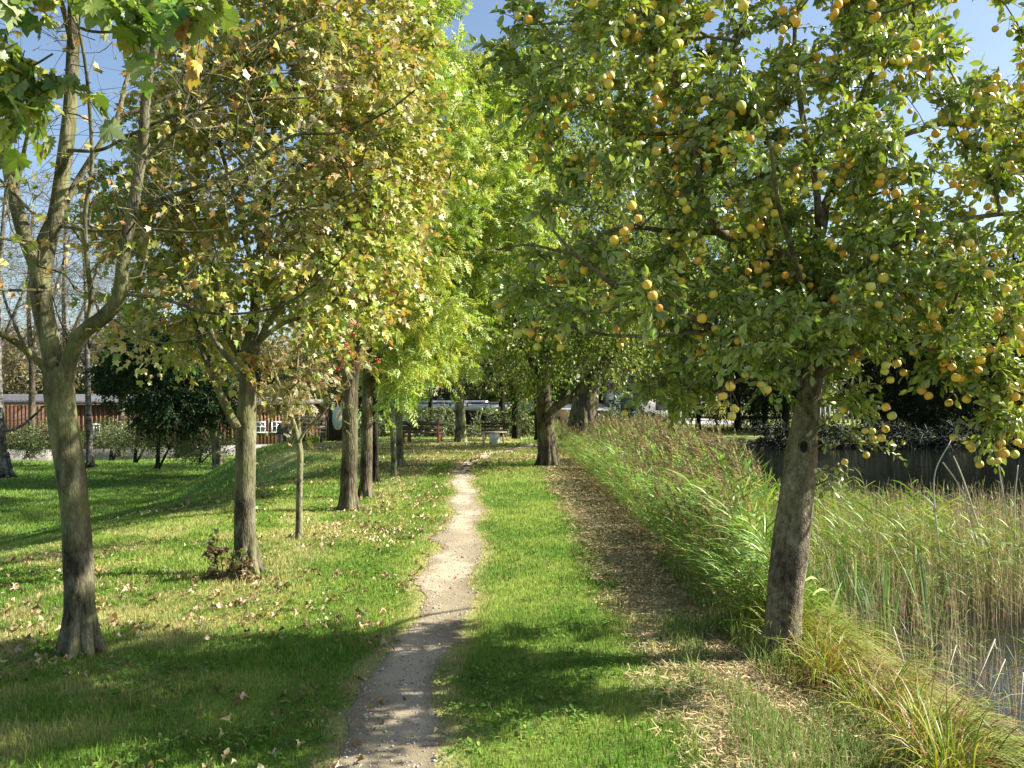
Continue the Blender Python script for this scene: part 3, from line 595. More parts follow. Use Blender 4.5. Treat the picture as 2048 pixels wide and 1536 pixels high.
def overhang(leafmb, woodmb):
    c = np.vstack([blobs([(70, 170, 70, 75), (30, 90, 60, 70), (150, 110, 60, 70)], 15, 3.35, .25), blobs([(250, 30, 120, 40), (370, 20, 50, 35)], 14, 3.3, .25), blobs([(120, -20, 200, 60)], 9, 3.5, .5)])
    woodmb_l = MB()
    foliage(leafmb, woodmb, c, m=3, k=4, L=.17, size=.088, tmpl=T_MAPLE, pal=[(.10, .19, .025), (.20, .30, .04), (.36, .38, .05), (.44, .30, .06)], wts=[5, 4, 1.2, .5], droop=.5, hang=1.1, twigr=.0022, clump=.1)
    c = np.vstack([P(402, 60, 3.2)[None], P(395, 110, 3.2)[None]])
    woodmb.tube(spline([P(380, -10, 3.2), P(396, 25, 3.2), P(402, 60, 3.2), P(395, 110, 3.2)], 4), .002, 4)
    foliage(leafmb, woodmb, c, m=1, k=3, L=.08, size=.085, tmpl=T_MAPLE, pal=[(.34, .15, .025), (.36, .23, .035)], wts=[1, 1], droop=.5, hang=1.3)
    c = blobs([(40, -160, 250, 120), (250, -220, 350, 140), (-120, 100, 120, 200)], 60, 5.2, 1.0)
    foliage(leafmb, woodmb, c, m=5, k=7, L=.3, size=.11, tmpl=T_MAPLE_S, pal=MPAL, wts=[3, 4, 4, 1, 1, .5], droop=.3, hang=.7, twigr=.0025)
make_tree('maple_tree', 'tall forked maple with mostly bare pale branches, nearest trunk left of the path', P(160, 1310, D1), ml, mt, near, B_MAPLE, LM, .0028, 18, extra=overhang, wig=.18, sag=.1, amp=.09, girth=.88)

# ------------------------------------------------------------------ the row behind it
def row_tree(name, label, base, limbs, cen, size, tmpl, pal, wts, mat, bark, rt, m=7, k=9, L=.4, **kw):
    f = dict(m=m, k=k, L=L, size=size, tmpl=tmpl, pal=pal, wts=wts, hang=kw.pop('hang', .6), droop=kw.pop('droop', .3), clump=kw.pop('clump', .3), twigr=rt * .6, up=kw.pop('up', .4))
    return make_tree(name, label, base, limbs, cen, f, bark, mat, rt, 12, **kw)
d = 8.3
l2 = [limb([(492, 1165, 66), (492, 1140, 52), (490, 1050, 47), (490, 950, 46), (492, 860, 44), (494, 780, 38), (494, 720, 36), (508, 640, 24), (512, 560, 19), (530, 430, 15), (548, 250, 12), (556, 60, 8), (560, -100, 4)], d=d, per=7),
      limb([(474, 856, 20), (455, 820, 18), (432, 770, 16), (410, 715, 13), (392, 650, 9), (360, 560, 6)], d=8.1),
      limb([(488, 725, 22), (462, 680, 17), (440, 620, 14), (425, 540, 12), (400, 440, 9), (350, 330, 6)], d=8.4),
      limb([(480, 740, 16), (430, 680, 11), (385, 560, 8), (345, 490, 5)], d=7.7), limb([(500, 730, 18), (540, 640, 13), (610, 560, 10), (680, 470, 7), (740, 380, 5)], d=8.2),
      limb([(500, 700, 14), (560, 650, 10), (640, 620, 7), (720, 560, 4)], d=7.8), limb([(512, 560, 14), (470, 400, 11), (430, 250, 8), (400, 100, 5)], d=8.7),
      limb([(530, 430, 12), (600, 300, 9), (660, 160, 7), (700, 20, 4)], d=8.9), limb([(512, 600, 12), (560, 460, 9), (620, 380, 7), (760, 260, 4)], d=9.4)]
c2 = blobs([(520, 250, 270, 330), (640, 360, 170, 220), (400, 560, 130, 120), (620, 560, 160, 120), (560, 20, 240, 180), (700, 120, 130, 170), (320, 640, 70, 60), (330, 420, 90, 150), (420, 690, 100, 55), (660, 180, 190, 250), (310, 330, 110, 200), (770, 360, 110, 190)], 350, 8.5, 1.8, [(170, 150, 120, 200), (260, 240, 60, 90)], 1.0)
row_tree('maple_tree', 'broad tan and yellow maple with a low leaning side limb, second trunk in the row', P(492, 1148, d), l2, c2, .07, T_MAPLE_S, MPAL, [4, 8, 5, 3.3, 1.6, .8], LM, B_MAPLE, .0034, m=10, k=11, L=.40, clump=.3, girth=.9)
# shoots and withered leaves at its foot
root = empty('sprout_bush', P(450, 1160, 8.05), 'small bush of withered brown and green shoots at the foot of the second maple', 'bush')
wd, lf = MB(), MB(); cen = np.vstack([P(455, 1150, 8.0), P(440, 1155, 8.0), P(470, 1130, 8.0), P(432, 1110, 8.0), P(478, 1145, 7.95), P(425, 1150, 8.0), P(460, 1165, 7.9)])
sh = [(np.array([P(452 + q, 1172, 8.0), P(450 + q * 2, 1130, 8.0), P(448 + q * 3, 1085 + abs(q) * 2, 8.0)]), np.array([.006, .005, .003])) for q in (-8, -3, 2, 7, 12)]
for p, r in sh: wd.tube(p, r, 5)
for p, r in grow(sh, cen, .002): wd.tube(p, r, 4)
foliage(lf, wd, cen, 8, 10, .15, .06, T_MAPLE_S, [(.12, .08, .04), (.20, .13, .06), (.08, .05, .03), (.10, .13, .03)], [4, 3, 4, 2], hang=.9, droop=.4)
foliage(lf, wd, np.vstack([P(470, 1105, 8.0), P(432, 1090, 8.0), P(425, 1120, 8.0)]), 4, 5, .14, .06, T_MAPLE_S, [(.16, .17, .035), (.10, .13, .03)], [1, 1])
wd.build('stem', B_TWIG, root); lf.build('foliage', LM, root)

d = 10.3                                                   # the slim forked rowan
l3 = [limb([(598, 1090, 20), (598, 1070, 15), (599, 980, 13), (600, 910, 13), (596, 880, 12), (588, 850, 10), (575, 815, 8), (560, 775, 7), (545, 730, 5), (530, 680, 3)], d=d),
      limb([(600, 905, 10), (598, 860, 8), (594, 810, 6), (594, 740, 5), (600, 660, 4), (610, 590, 3)], d=10.4), limb([(597, 885, 7), (612, 860, 6), (640, 835, 5), (665, 800, 4), (700, 770, 3)], d=10.2),
      limb([(575, 815, 5), (570, 790, 4), (620, 740, 3), (640, 690, 2)], d=10.1)]
c3 = blobs([(570, 700, 100, 90), (650, 690, 90, 70), (600, 790, 90, 40), (560, 780, 60, 40)], 60, 10.3, .8)
def berries(leafmb, woodmb):
    pass
r3, t3 = row_tree('rowan_tree', 'slim young rowan with a forked stem and red berries, between two thick trunks', P(598, 1085, d), l3, c3, .11, T_PINN, [(.30, .27, .07), (.18, .22, .05), (.42, .22, .07), (.35, .12, .05)], [3, 3, 2, 1], LM, B_PALE, .003, m=4, k=4, L=.3)
BERRY = plain_mat('red_berry', (.5, .04, .02), (.6, .09, .03), 5, .35, .5); ob = oc[:, :] * np.array((1, 1, 1.6))
q = P(690, 640, 10.0)
for px, py in ((690, 630), (712, 652), (706, 668), (640, 675), (648, 690), (692, 690), (700, 705), (685, 725), (756, 722), (730, 640), (676, 738), (598, 672), (590, 705)):
    mb = MB(); n = 16; scatter(mb, (ob, of), P(px, py, 9.9) + rng.normal(0, .012, (n, 3)), rdir(n), rdir(n), .012, (.55, .06, .03)); mb.build('berry_cluster', BERRY, r3)

d = 13.0                                                   # dark straight maple trunk
l4 = [limb([(696, 1032, 52), (697, 1015, 38), (698, 950, 34), (699, 880, 32), (700, 800, 30), (706, 745, 26), (720, 690, 18), (730, 560, 15), (720, 400, 11), (700, 200, 7)], d=d),
      limb([(700, 760, 16), (670, 700, 12), (640, 600, 9), (600, 480, 6)], d=12.7), limb([(712, 720, 14), (740, 640, 12), (780, 520, 9), (820, 400, 6)], d=12.8)]
c4 = blobs([(720, 380, 140, 280), (670, 560, 120, 120), (780, 260, 90, 190), (760, 540, 80, 80)], 150, 13.4, 1.9)
row_tree('maple_tree', 'maple with a straight dark rough trunk and coppery leaves, third thick trunk in the row', P(697, 1024, d), l4, c4, .10, T_MAPLE_S, MPAL, [4, 3, 2, 3, 3, 1.2], LM, B_ROUGH, .005, m=8, k=9, L=.5, clump=.35)

ASH = [(.31, .41, .06), (.23, .35, .04), (.46, .53, .15), (.50, .45, .09), (.12, .22, .025)]
def ash(name, label, base_px, d, limbs, cen, size=.23, **kw):
    return row_tree(name, label, P(base_px[0], base_px[1], d), limbs, cen, size, T_PINN, kw.pop('pal', ASH), kw.pop('wts', [4, 4, 3, 1.5, 2]), LG, kw.pop('bark', B_ROUGH), .0055, m=kw.pop('m', 6), k=kw.pop('k', 7), L=.55, hang=.5, droop=.15, up=1.2, **kw)
d = 14.8
l5 = [limb([(731, 1003, 34), (732, 985, 27), (733, 900, 24), (734, 820, 22), (736, 740, 20), (742, 640, 17), (765, 500, 14), (800, 340, 10), (830, 200, 6)], d=d),
      limb([(736, 740, 12), (780, 690, 10), (840, 640, 8), (900, 600, 5)], d=14.4), limb([(742, 640, 12), (800, 540, 10), (870, 420, 7), (930, 280, 4)], d=15.3)]
c5 = blobs([(860, 330, 120, 180), (800, 500, 110, 160), (840, 640, 90, 120), (790, 740, 55, 60), (830, 60, 90, 130)], 190, 15.4, 1.9, [(955, 40, 55, 90)])
ash('ash_tree', 'ash with a slim grey trunk and bright yellow-green leaves close behind the coppery maple', (731, 997), d, l5, c5)
d = 19.0
l6 = [limb([(789, 955, 16), (788, 940, 12), (786, 880, 11), (784, 820, 10), (784, 740, 9), (800, 640, 8), (850, 480, 7), (900, 300, 5)], d=d), limb([(784, 760, 8), (830, 700, 6), (900, 640, 4)], d=18.7)]
c6 = blobs([(940, 240, 90, 150), (1010, 300, 90, 170), (910, 480, 110, 140), (880, 640, 90, 90), (1030, 460, 70, 130), (800, 775, 40, 40)], 260, 19.2, 2.2)
ash('ash_tree', 'slender young ash with a thin pale stem and lime-coloured foliage', (789, 950), d, l6, c6, .3, bark=B_PALE, wts=[5, 4, 4, 1.5, 1])
d = 21.7
l7 = [limb([(801, 942, 26), (800, 925, 17), (799, 870, 15), (797, 800, 14), (800, 700, 12), (815, 560, 10), (830, 420, 7)], d=d), limb([(799, 740, 8), (850, 690, 7), (920, 650, 4)], d=21.4)]
c7 = blobs([(860, 500, 120, 170), (940, 620, 90, 70), (850, 690, 80, 60)], 90, 22, 2.0)
ash('ash_tree', 'straight ash with a bare tan lower trunk, last of the row', (801, 936), d, l7, c7, .32, bark=B_PALE, wts=[3, 4, 2, 1, 3])
d = 17.2
l8 = [limb([(752, 972, 20), (751, 960, 14), (750, 880, 13), (750, 800, 12), (756, 700, 10), (770, 560, 7)], d=d)]
c8 = blobs([(760, 620, 90, 120), (700, 650, 60, 90)], 50, 17.5, 1.4)
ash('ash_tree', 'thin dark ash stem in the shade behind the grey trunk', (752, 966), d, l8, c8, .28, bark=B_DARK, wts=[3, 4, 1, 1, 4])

# ------------------------------------------------------------------ trees further off
def bgtree(name, label, base, d, limbs, cen, size, pal, wts, mat, bark, m=7, k=8, L=.8, tmpl=T_DIA, rt=.008, **kw):
    b = P(base[0], base[1], d)
    return row_tree(name, label, b, limbs, cen, size, tmpl, pal, wts, mat, bark, rt, m=m, k=k, L=L, **kw)
GR = [(.10, .18, .018), (.17, .25, .03), (.26, .33, .05), (.05, .10, .012), (.38, .36, .05)]
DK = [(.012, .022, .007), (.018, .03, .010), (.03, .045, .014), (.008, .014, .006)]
d = 21.7
l9 = [limb([(1096, 945, 50), (1095, 925, 40), (1093, 880, 36), (1090, 830, 34), (1088, 780, 28), (1086, 700, 22), (1095, 560, 16), (1110, 400, 11), (1120, 240, 7)], d=d),
      limb([(1092, 845, 22), (1112, 815, 18), (1140, 795, 14), (1190, 740, 10), (1250, 650, 7)], d=21.2), limb([(1088, 760, 16), (1040, 680, 12), (1010, 560, 8)], d=21.9)]
c9 = blobs([(1120, 560, 150, 190), (1230, 520, 170, 180), (1060, 680, 80, 90), (1290, 680, 120, 80), (1180, 720, 90, 50), (1100, 330, 110, 170), (1150, 620, 170, 110)], 330, 22, 3.4, [(1070, 300, 60, 110)])
bgtree('alder_tree', 'sturdy dark tree with a forked trunk standing at the left end of the reeds', (1096, 937), d, l9, c9, .13, GR, [3, 5, 4, 1.5, 1], LG, B_ROUGH, L=.75)
d = 31
l10 = [limb([(1166, 905, 62), (1168, 870, 50), (1172, 820, 46), (1180, 760, 40), (1190, 680, 32), (1210, 520, 24), (1230, 350, 16), (1240, 180, 9)], d=d),
       limb([(1185, 720, 22), (1130, 600, 15), (1060, 460, 10)], d=32), limb([(1190, 680, 20), (1280, 540, 15), (1360, 430, 10)], d=30)]
c10 = blobs([(1200, 330, 200, 260), (1340, 420, 170, 220), (1100, 160, 110, 150), (1390, 620, 100, 120), (1240, 120, 160, 130), (1060, 420, 60, 120), (1250, 560, 200, 120)], 380, 31, 5, [(985, 50, 70, 90), (1480, 90, 60, 80)])
bgtree('oak_tree', 'huge oak with a thick leaning furrowed trunk rising behind the reeds', (1166, 868), d, l10, c10, .20, GR, [4, 4, 2, 3, 1], LG, B_ROUGH, L=1.1, m=7, k=9)
d = 41
lo = [limb([(1003, 886, 14), (1003, 700, 12), (985, 500, 11), (975, 300, 13), (970, 120, 6)], d=d), limb([(980, 480, 14), (1060, 260, 9), (1080, 150, 5)], d=d), limb([(980, 520, 14), (900, 330, 9), (860, 250, 5)], d=d)]
co = blobs([(985, 130, 26, 90), (1080, 180, 60, 100), (1010, 330, 130, 150), (940, 480, 140, 140), (1100, 420, 110, 190), (960, 230, 50, 60), (920, 130, 14, 30)], 170, d, 4, [(1025, 30, 40, 80)])
bgtree('oak_tree', 'tall dark oak topping out against the sky in the gap above the path', (1003, 886), d, lo, co, .26, [(.06, .10, .028), (.085, .13, .03), (.04, .07, .02)], [3, 2, 2], LG, B_DARK, L=1.1, m=6, k=8)
d = 34.5                                                   # double trunk before the white house
lc = [limb([(924, 893, 24), (925, 870, 16), (924, 830, 13), (922, 780, 11), (924, 720, 9), (930, 640, 7), (940, 560, 5)], d=d), limb([(916, 893, 20), (917, 860, 13), (914, 800, 10), (910, 740, 8), (900, 660, 6)], d=34.7)]
cc_ = blobs([(920, 700, 110, 50), (880, 640, 90, 60), (980, 720, 70, 60), (940, 600, 120, 70)], 90, d, 2.6)
bgtree('double_stem_tree', 'tree with two mossy stems from one foot, just before the white house', (921, 888), d, lc, cc_, .18, [(.12, .17, .03), (.22, .26, .05), (.30, .30, .06), (.06, .10, .02)], [4, 3, 1.5, 2], LG, B_PALE, L=.9)
def thin_tree(px, base, lean, d, wpx, label, top=640, pal=GR, n=34, spread=(60, 60), bark=B_DARK, name='slim_tree', size=.17, mat=LG, cy=None):
    L_ = [limb([(px, base + 3, wpx * 1.3), (px - lean * .2, base - (base - top) * .35, wpx), (px - lean * .6, base - (base - top) * .7, wpx * .7), (px - lean, top, wpx * .3)], d=d)]
    cy = cy or top + 40
    bgtree(name, label, (px, base), d, L_, blobs([(px - lean, cy, *spread)], n, d, spread[0] / F * d), size, pal, [3, 4, 2, 2, 1][:len(pal)], mat, bark, m=6, k=7, L=.8)
thin_tree(1032, 884, 20, 37, 12, 'slim dark tree leaning left beside the brown shed', 560, spread=(80, 120), n=60)
thin_tree(862, 880, 6, 40, 9, 'slim tree in front of the left end of the white house', 640, spread=(80, 90), n=60)
thin_tree(1076, 880, 10, 36, 10, 'many-stemmed young tree in front of the brown shed', 700, spread=(60, 80), n=50)
thin_tree(652, 892, 2, 36, 11, 'slim pale stem just behind the light wooden bench', 690, pal=[(.2, .2, .05), (.3, .2, .06), (.35, .16, .05)], spread=(60, 60), n=40, bark=B_PALE)
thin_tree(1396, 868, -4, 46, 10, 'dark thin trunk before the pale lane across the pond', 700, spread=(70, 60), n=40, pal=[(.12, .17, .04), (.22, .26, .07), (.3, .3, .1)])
for base_, wpx_, bl_, nn_, lab_ in (((1345, 868), 12, [(1330, 470, 190, 260), (1250, 250, 120, 150), (1400, 640, 120, 110)], 300, 'broad green lime tree filling the gap behind the oak'), ((1620, 872), 11, [(1600, 470, 190, 190), (1520, 330, 110, 110), (1700, 600, 140, 110)], 260, 'green lime tree on the far bank behind the apple crown')):
    L_ = [limb([(*base_, wpx_ * 1.3), (base_[0], 780, wpx_), (base_[0] - 4, 620, wpx_ * .8), (base_[0] - 8, 420, wpx_ * .4)], d=48)]
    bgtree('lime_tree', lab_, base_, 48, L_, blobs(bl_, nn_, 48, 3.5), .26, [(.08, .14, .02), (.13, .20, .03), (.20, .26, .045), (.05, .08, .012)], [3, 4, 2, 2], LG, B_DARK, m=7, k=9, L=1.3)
# dark conifers on the far bank
def conifer(px, base, d, wpx, top, rad, label, bottom=None, n=150):
    bottom = bottom or base - 40
    L_ = [limb([(px, base + 6, wpx * 1.2), (px, (base + top) / 2, wpx * .7), (px + 3, top, 1.5)], d=d)]
    t = rng.random(n) ** 1.2; r = rad * (1 - t) ** .7 * np.sqrt(U(.15, 1, n)) + 3; a = U(0, 6.28, n)
    cen = np.array([P(px + np.cos(a_) * r_, bottom + (top - bottom) * t_, d + math.sin(a_) * r_ / F * d) for t_, r_, a_ in zip(t, r, a)])
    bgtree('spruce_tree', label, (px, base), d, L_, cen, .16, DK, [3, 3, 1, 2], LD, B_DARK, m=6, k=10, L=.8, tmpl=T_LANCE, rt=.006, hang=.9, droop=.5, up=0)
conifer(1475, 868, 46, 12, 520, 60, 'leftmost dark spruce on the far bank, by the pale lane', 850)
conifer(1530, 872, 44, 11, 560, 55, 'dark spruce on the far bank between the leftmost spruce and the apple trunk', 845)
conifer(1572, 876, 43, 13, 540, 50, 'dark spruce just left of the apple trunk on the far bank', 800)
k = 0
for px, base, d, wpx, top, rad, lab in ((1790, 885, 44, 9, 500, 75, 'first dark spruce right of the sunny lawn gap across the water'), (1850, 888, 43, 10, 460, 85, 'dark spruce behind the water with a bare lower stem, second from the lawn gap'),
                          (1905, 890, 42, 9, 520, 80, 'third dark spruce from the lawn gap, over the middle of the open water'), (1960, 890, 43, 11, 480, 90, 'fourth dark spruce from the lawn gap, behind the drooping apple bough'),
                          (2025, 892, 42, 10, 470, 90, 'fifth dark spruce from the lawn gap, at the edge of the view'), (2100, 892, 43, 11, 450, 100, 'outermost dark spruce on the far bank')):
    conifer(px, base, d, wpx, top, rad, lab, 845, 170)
def mass(name, label, specs, n, d, dr, size, pal, mat, m=6, k=10, L=1.5, tmpl=T_DIA, cat='woodland', ground=True):
    mb = MB(); c = blobs(specs, n, d, dr); foliage(mb, mb, c, m, k, L, size, tmpl, pal, np.ones(len(pal)), twigr=.01, clump=.35)
    tag(mb.build(name, mat), label, cat, kind='stuff')
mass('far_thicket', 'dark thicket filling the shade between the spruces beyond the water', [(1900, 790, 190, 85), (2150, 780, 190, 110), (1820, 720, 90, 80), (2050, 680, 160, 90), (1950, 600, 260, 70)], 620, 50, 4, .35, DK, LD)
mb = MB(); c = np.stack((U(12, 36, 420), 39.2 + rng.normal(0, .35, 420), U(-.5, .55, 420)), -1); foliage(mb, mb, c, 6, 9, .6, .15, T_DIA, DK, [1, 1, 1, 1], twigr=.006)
tag(mb.build('undergrowth', LD), 'added near-black bushes that stand in for tree shade along the far pond bank', 'bushes', kind='stuff')  # leaf row added to darken the bank, tree shade put into its colour
mass('far_wood', 'dense green wood closing the view behind the houses', [(1000, 720, 360, 90), (1000, 790, 400, 45), (1300, 650, 240, 160), (700, 740, 180, 80), (1500, 640, 200, 150), (1750, 690, 260, 130), (1700, 790, 500, 45), (1100, 600, 300, 120), (2050, 700, 200, 140)], 1500, 84, 8, .6, [(.06, .10, .025), (.10, .15, .03), (.035, .06, .016), (.2, .2, .05)], LG, L=2.2)
mass('far_wood', 'brown and olive hedge of distant trees behind the barn', [(0, 740, 300, 75), (330, 735, 300, 85), (600, 750, 180, 75), (-300, 750, 300, 80), (150, 790, 600, 30)], 1300, 88, 7, .5, [(.15, .13, .05), (.20, .16, .06), (.09, .11, .035), (.22, .12, .05)], LG, L=2.4)
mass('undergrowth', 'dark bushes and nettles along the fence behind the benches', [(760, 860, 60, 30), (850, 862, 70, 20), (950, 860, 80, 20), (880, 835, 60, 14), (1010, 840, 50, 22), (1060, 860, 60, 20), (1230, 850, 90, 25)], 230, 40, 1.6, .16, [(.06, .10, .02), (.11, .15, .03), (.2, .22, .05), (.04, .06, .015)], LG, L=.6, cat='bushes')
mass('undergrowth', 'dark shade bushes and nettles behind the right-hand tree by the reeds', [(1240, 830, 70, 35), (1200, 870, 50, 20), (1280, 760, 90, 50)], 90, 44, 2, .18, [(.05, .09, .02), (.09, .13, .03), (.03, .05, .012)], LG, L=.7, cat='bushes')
# left meadow: birches, twiggy trees, yew, shrubs
TW = [(.22, .17, .07), (.28, .20, .09), (.16, .15, .06), (.30, .17, .07)]
d = 36
lb = [limb([(4, 955, 26), (1, 900, 22), (-2, 840, 20), (-6, 740, 17), (-4, 600, 12), (8, 430, 7), (18, 300, 4)], d=d), limb([(2, 860, 8), (30, 858, 6), (60, 838, 5), (88, 812, 4)], d=35.7), limb([(-2, 700, 8), (40, 600, 6), (80, 500, 4)], d=36.2)]
bgtree('birch_tree', 'old birch with a white and black trunk at the far left of the meadow', (8, 950), d, lb, blobs([(20, 560, 90, 190), (-80, 600, 110, 200), (80, 460, 70, 120)], 70, d, 2.5), .10, TW, [3, 3, 2, 1], LG, B_BIRCH, m=8, k=4, L=1.1, hang=.9, droop=.5)
d = 40
lb2 = [limb([(180, 935, 15), (178, 870, 12), (176, 780, 11), (174, 700, 9), (170, 560, 6), (160, 400, 3)], d=d), limb([(176, 740, 5), (120, 640, 4), (90, 520, 3)], d=d), limb([(175, 700, 5), (230, 600, 4), (250, 480, 3)], d=d)]
bgtree('birch_tree', 'slim white-stemmed birch in front of the barn', (180, 930), d, lb2, blobs([(170, 560, 90, 160), (110, 420, 70, 90), (230, 520, 60, 120)], 80, d, 2.5), .09, TW, [3, 3, 2, 1], LG, B_BIRCH, m=8, k=4, L=1.1, hang=.9, droop=.5)
for px, base, d, top, sp, lab, nn_ in ((60, 915, 48, 420, (110, 130), 'tall twiggy tree with thin brown leaves behind the old birch', 130), (130, 915, 47, 350, (110, 130), 'twiggy tree with sparse rusty leaves between the two birches', 130), (240, 912, 49, 430, (90, 120), 'twiggy brown tree rising above the dark yew', 110), (-70, 915, 46, 380, (120, 160), 'twiggy brown tree at the outer end of the barn', 70)):
    L_ = [limb([(px, base, 14), (px + 4, 760, 11), (px - 3, 600, 7), (px + 5, top, 3)], d=d), limb([(px, 700, 7), (px + 50, 580, 5), (px + 80, 470, 3)], d=d), limb([(px, 720, 7), (px - 50, 600, 5), (px - 70, 480, 3)], d=d)]
    bgtree('bare_tree', lab, (px, base), d, L_, blobs([(px, top + 120, *sp), (px, top + 250, sp[0], sp[1] * .8)], nn_, d, 3), .07, TW, [3, 3, 2, 1], LG, B_TWIG, m=12, k=3, L=1.3, up=1)
d = 37
ly = [limb([(440, 955, 30), (436, 930, 22), (430, 880, 19), (422, 830, 16), (400, 760, 14), (370, 680, 9)], d=d), limb([(425, 840, 10), (340, 780, 8), (270, 740, 5)], d=d)]
bgtree('yew_tree', 'dense very dark green yew crouching before the barn', (440, 950), d, ly, blobs([(330, 740, 115, 75), (280, 700, 75, 60), (400, 780, 85, 55), (350, 825, 95, 38), (340, 670, 90, 55), (250, 755, 65, 55), (430, 800, 50, 50)], 620, d, 2.3), .15, [(.018, .045, .018), (.03, .065, .022), (.05, .09, .025)], [3, 3, 1], LD, B_PALE, m=8, k=10, L=.6)
SH = [(.16, .20, .08), (.22, .26, .11), (.10, .14, .05), (.28, .27, .12)]
for px, base, d, w_, top, blb, lab in ((315, 936, 37.5, 9, 850, [(320, 875, 75, 32), (300, 850, 45, 25), (370, 885, 60, 25)], 'grey-green fruit bush with several stems in the middle of the meadow'),
                             (222, 920, 44, 7, 860, [(220, 875, 45, 22), (195, 865, 30, 18)], 'small round grey-green shrub near the barn plinth'),
                             (400, 925, 40, 6, 880, [(420, 895, 60, 22), (380, 900, 40, 20)], 'low loose shrub beside the foot of the yew'),
                             (270, 925, 41, 7, 850, [(265, 880, 60, 30), (245, 860, 40, 25)], 'grey-green bush against the barn wall, just left of the several-stemmed one'), (352, 915, 43, 7, 850, [(365, 865, 70, 32)], 'tall loose bush behind the several-stemmed one, partly under the yew'), (110, 912, 46, 6, 850, [(100, 870, 60, 30)], 'thin bush before the barn near the slim birch'),
                             (60, 905, 47, 6, 850, [(50, 885, 50, 18)], 'low scrub at the foot of the barn wall')):
    L_ = [limb([(px, base, w_), (px + 2, (base + top) / 2, w_ * .7), (px + 5, top, w_ * .3)], d=d), limb([(px + 3, base, w_ * .6), (px + 25, (base + top) / 2, w_ * .4)], d=d)]
    bgtree('meadow_shrub', lab, (px, base), d, L_, blobs(blb, 85, d, 1.2), .10, SH, [3, 3, 2, 1], LG, B_DARK, m=6, k=7, L=.6, group=None, rt=.004)

# ------------------------------------------------------------------ buildings
WOOD = plain_mat('barn_boards', (.12, .062, .04), (.21, .11, .065), 3, .8, .2, (6, 6, .5))
STONE = plain_mat('plinth_stone', (.17, .16, .14), (.36, .33, .29), 3)
GREYR = plain_mat('grey_roofing', (.10, .10, .105), (.17, .17, .175), 5)
WHITE = plain_mat('white_paint', (.70, .70, .67), (.80, .80, .78), 1.5, .6)
GLASS = plain_mat('dark_glass', (.02, .025, .03), (.05, .06, .07), 1, .12, .6, bs=.02)
gb = -2.05
def wall_seg(mbs, a, b, z0, z1, th=.3):
    a, b = np.array(a, float), np.array(b, float); c = (a + b) / 2; L = np.linalg.norm(b - a); rz = math.atan2(b[1] - a[1], b[0] - a[0])
    mbs.box((c[0], c[1], (z0 + z1) / 2), (L, th, z1 - z0), rz)
barn = empty('barn', (-26, 52, gb), 'long low barn with brown upright boards, stone plinth and grey roof edge', 'barn')
A, B_, Cc, Dd, E_ = (-52, 51), (-27.2, 51), (-12.6, 59.4), (-17, 68), (-52, 66)
mb = MB()
for p, q in ((A, B_), (B_, Cc), (Cc, Dd), (Dd, E_), (E_, A)): wall_seg(mb, p, q, gb + .75, 1.45)
mb.build('wall', WOOD, barn)
mb = MB()
for p, q in ((A, B_), (B_, Cc)):                        # cover strips over the board joints
    p, q = np.array(p), np.array(q); L = np.linalg.norm(q - p); n = int(L / .24); dv = (q - p) / L; nv = np.array((dv[1], -dv[0])); rz = math.atan2(dv[1], dv[0])
    for i in range(n):
        c = p + dv * (i + .5) * L / n + nv * .17; mb.box((c[0], c[1], (gb + .78 + 1.4) / 2), (.07, .05, 1.4 - gb - .8), rz)
mb.build('cover_strips', plain_mat('strip_wood', (.17, .09, .055), (.26, .145, .09), 4, .8, .2, (6, 6, .5)), barn)
mb = MB()
for p, q in ((A, B_), (B_, Cc), (Cc, Dd)): wall_seg(mb, p, q, gb - .6, gb + .75, .46)
mb.build('plinth', STONE, barn)
mb = MB()
p3 = lambda q, z: (q[0], q[1], z)
r1, r2 = (-52, 58.5), (-22, 60.5)
V = [p3((-52.5, 50.4), 1.5), p3((-27.0, 50.4), 1.5), p3((-12.0, 59.0), 1.5), p3((-16.5, 68.8), 1.5), p3((-52.5, 66.8), 1.5), p3(r1, 1.95), p3(r2, 1.95)]
V2 = [(x, y, z + .22) for x, y, z in V]
mb.add(V + V2, [(0, 1, 6), (0, 6, 5), (1, 2, 6), (2, 3, 6), (3, 4, 5), (3, 5, 6), (4, 0, 5), (7, 13, 8), (7, 12, 13), (8, 13, 9), (9, 13, 10), (10, 12, 11), (10, 13, 12), (11, 12, 7),
                (0, 7, 8), (0, 8, 1), (1, 8, 9), (1, 9, 2), (2, 9, 10), (2, 10, 3), (3, 10, 11), (3, 11, 4), (4, 11, 7), (4, 7, 0)])
mb.build('roof', GREYR, barn)
dv = np.array(Cc) - np.array(B_); Lb = np.linalg.norm(dv); dv /= Lb; nv = np.array((dv[1], -dv[0])); rz = math.atan2(dv[1], dv[0])
for px in (187, 519, 551):
    r_ = (px - 1024) / F; s_ = (r_ * B_[1] - B_[0]) / (dv[0] - r_ * dv[1]); c = np.array(B_) + dv * s_ + nv * .2; z = -.12
    q = MB(); W, H = .62, .72
    for sx in (-1, 1): q.box((*(c + dv * sx * W / 2), z), (.07, .1, H), rz)
    for sz in (-1, 1): q.box((*c, z + sz * H / 2), (W + (.07 if sz > 0 else .3), .1 if sz > 0 else .16, .07), rz)
    q.box((*c, z), (.045, .085, H - .07), rz); q.box((*c, z + .05), (W - .07, .08, .045), rz)
    wn = q.build('window', WHITE, barn)
    q = MB(); q.box((*c, z), (W - .06, .05, H - .06), rz); gl = q.build('pane', GLASS, None); 
    gl.parent = wn; gl.location = -Vector(barn.location)
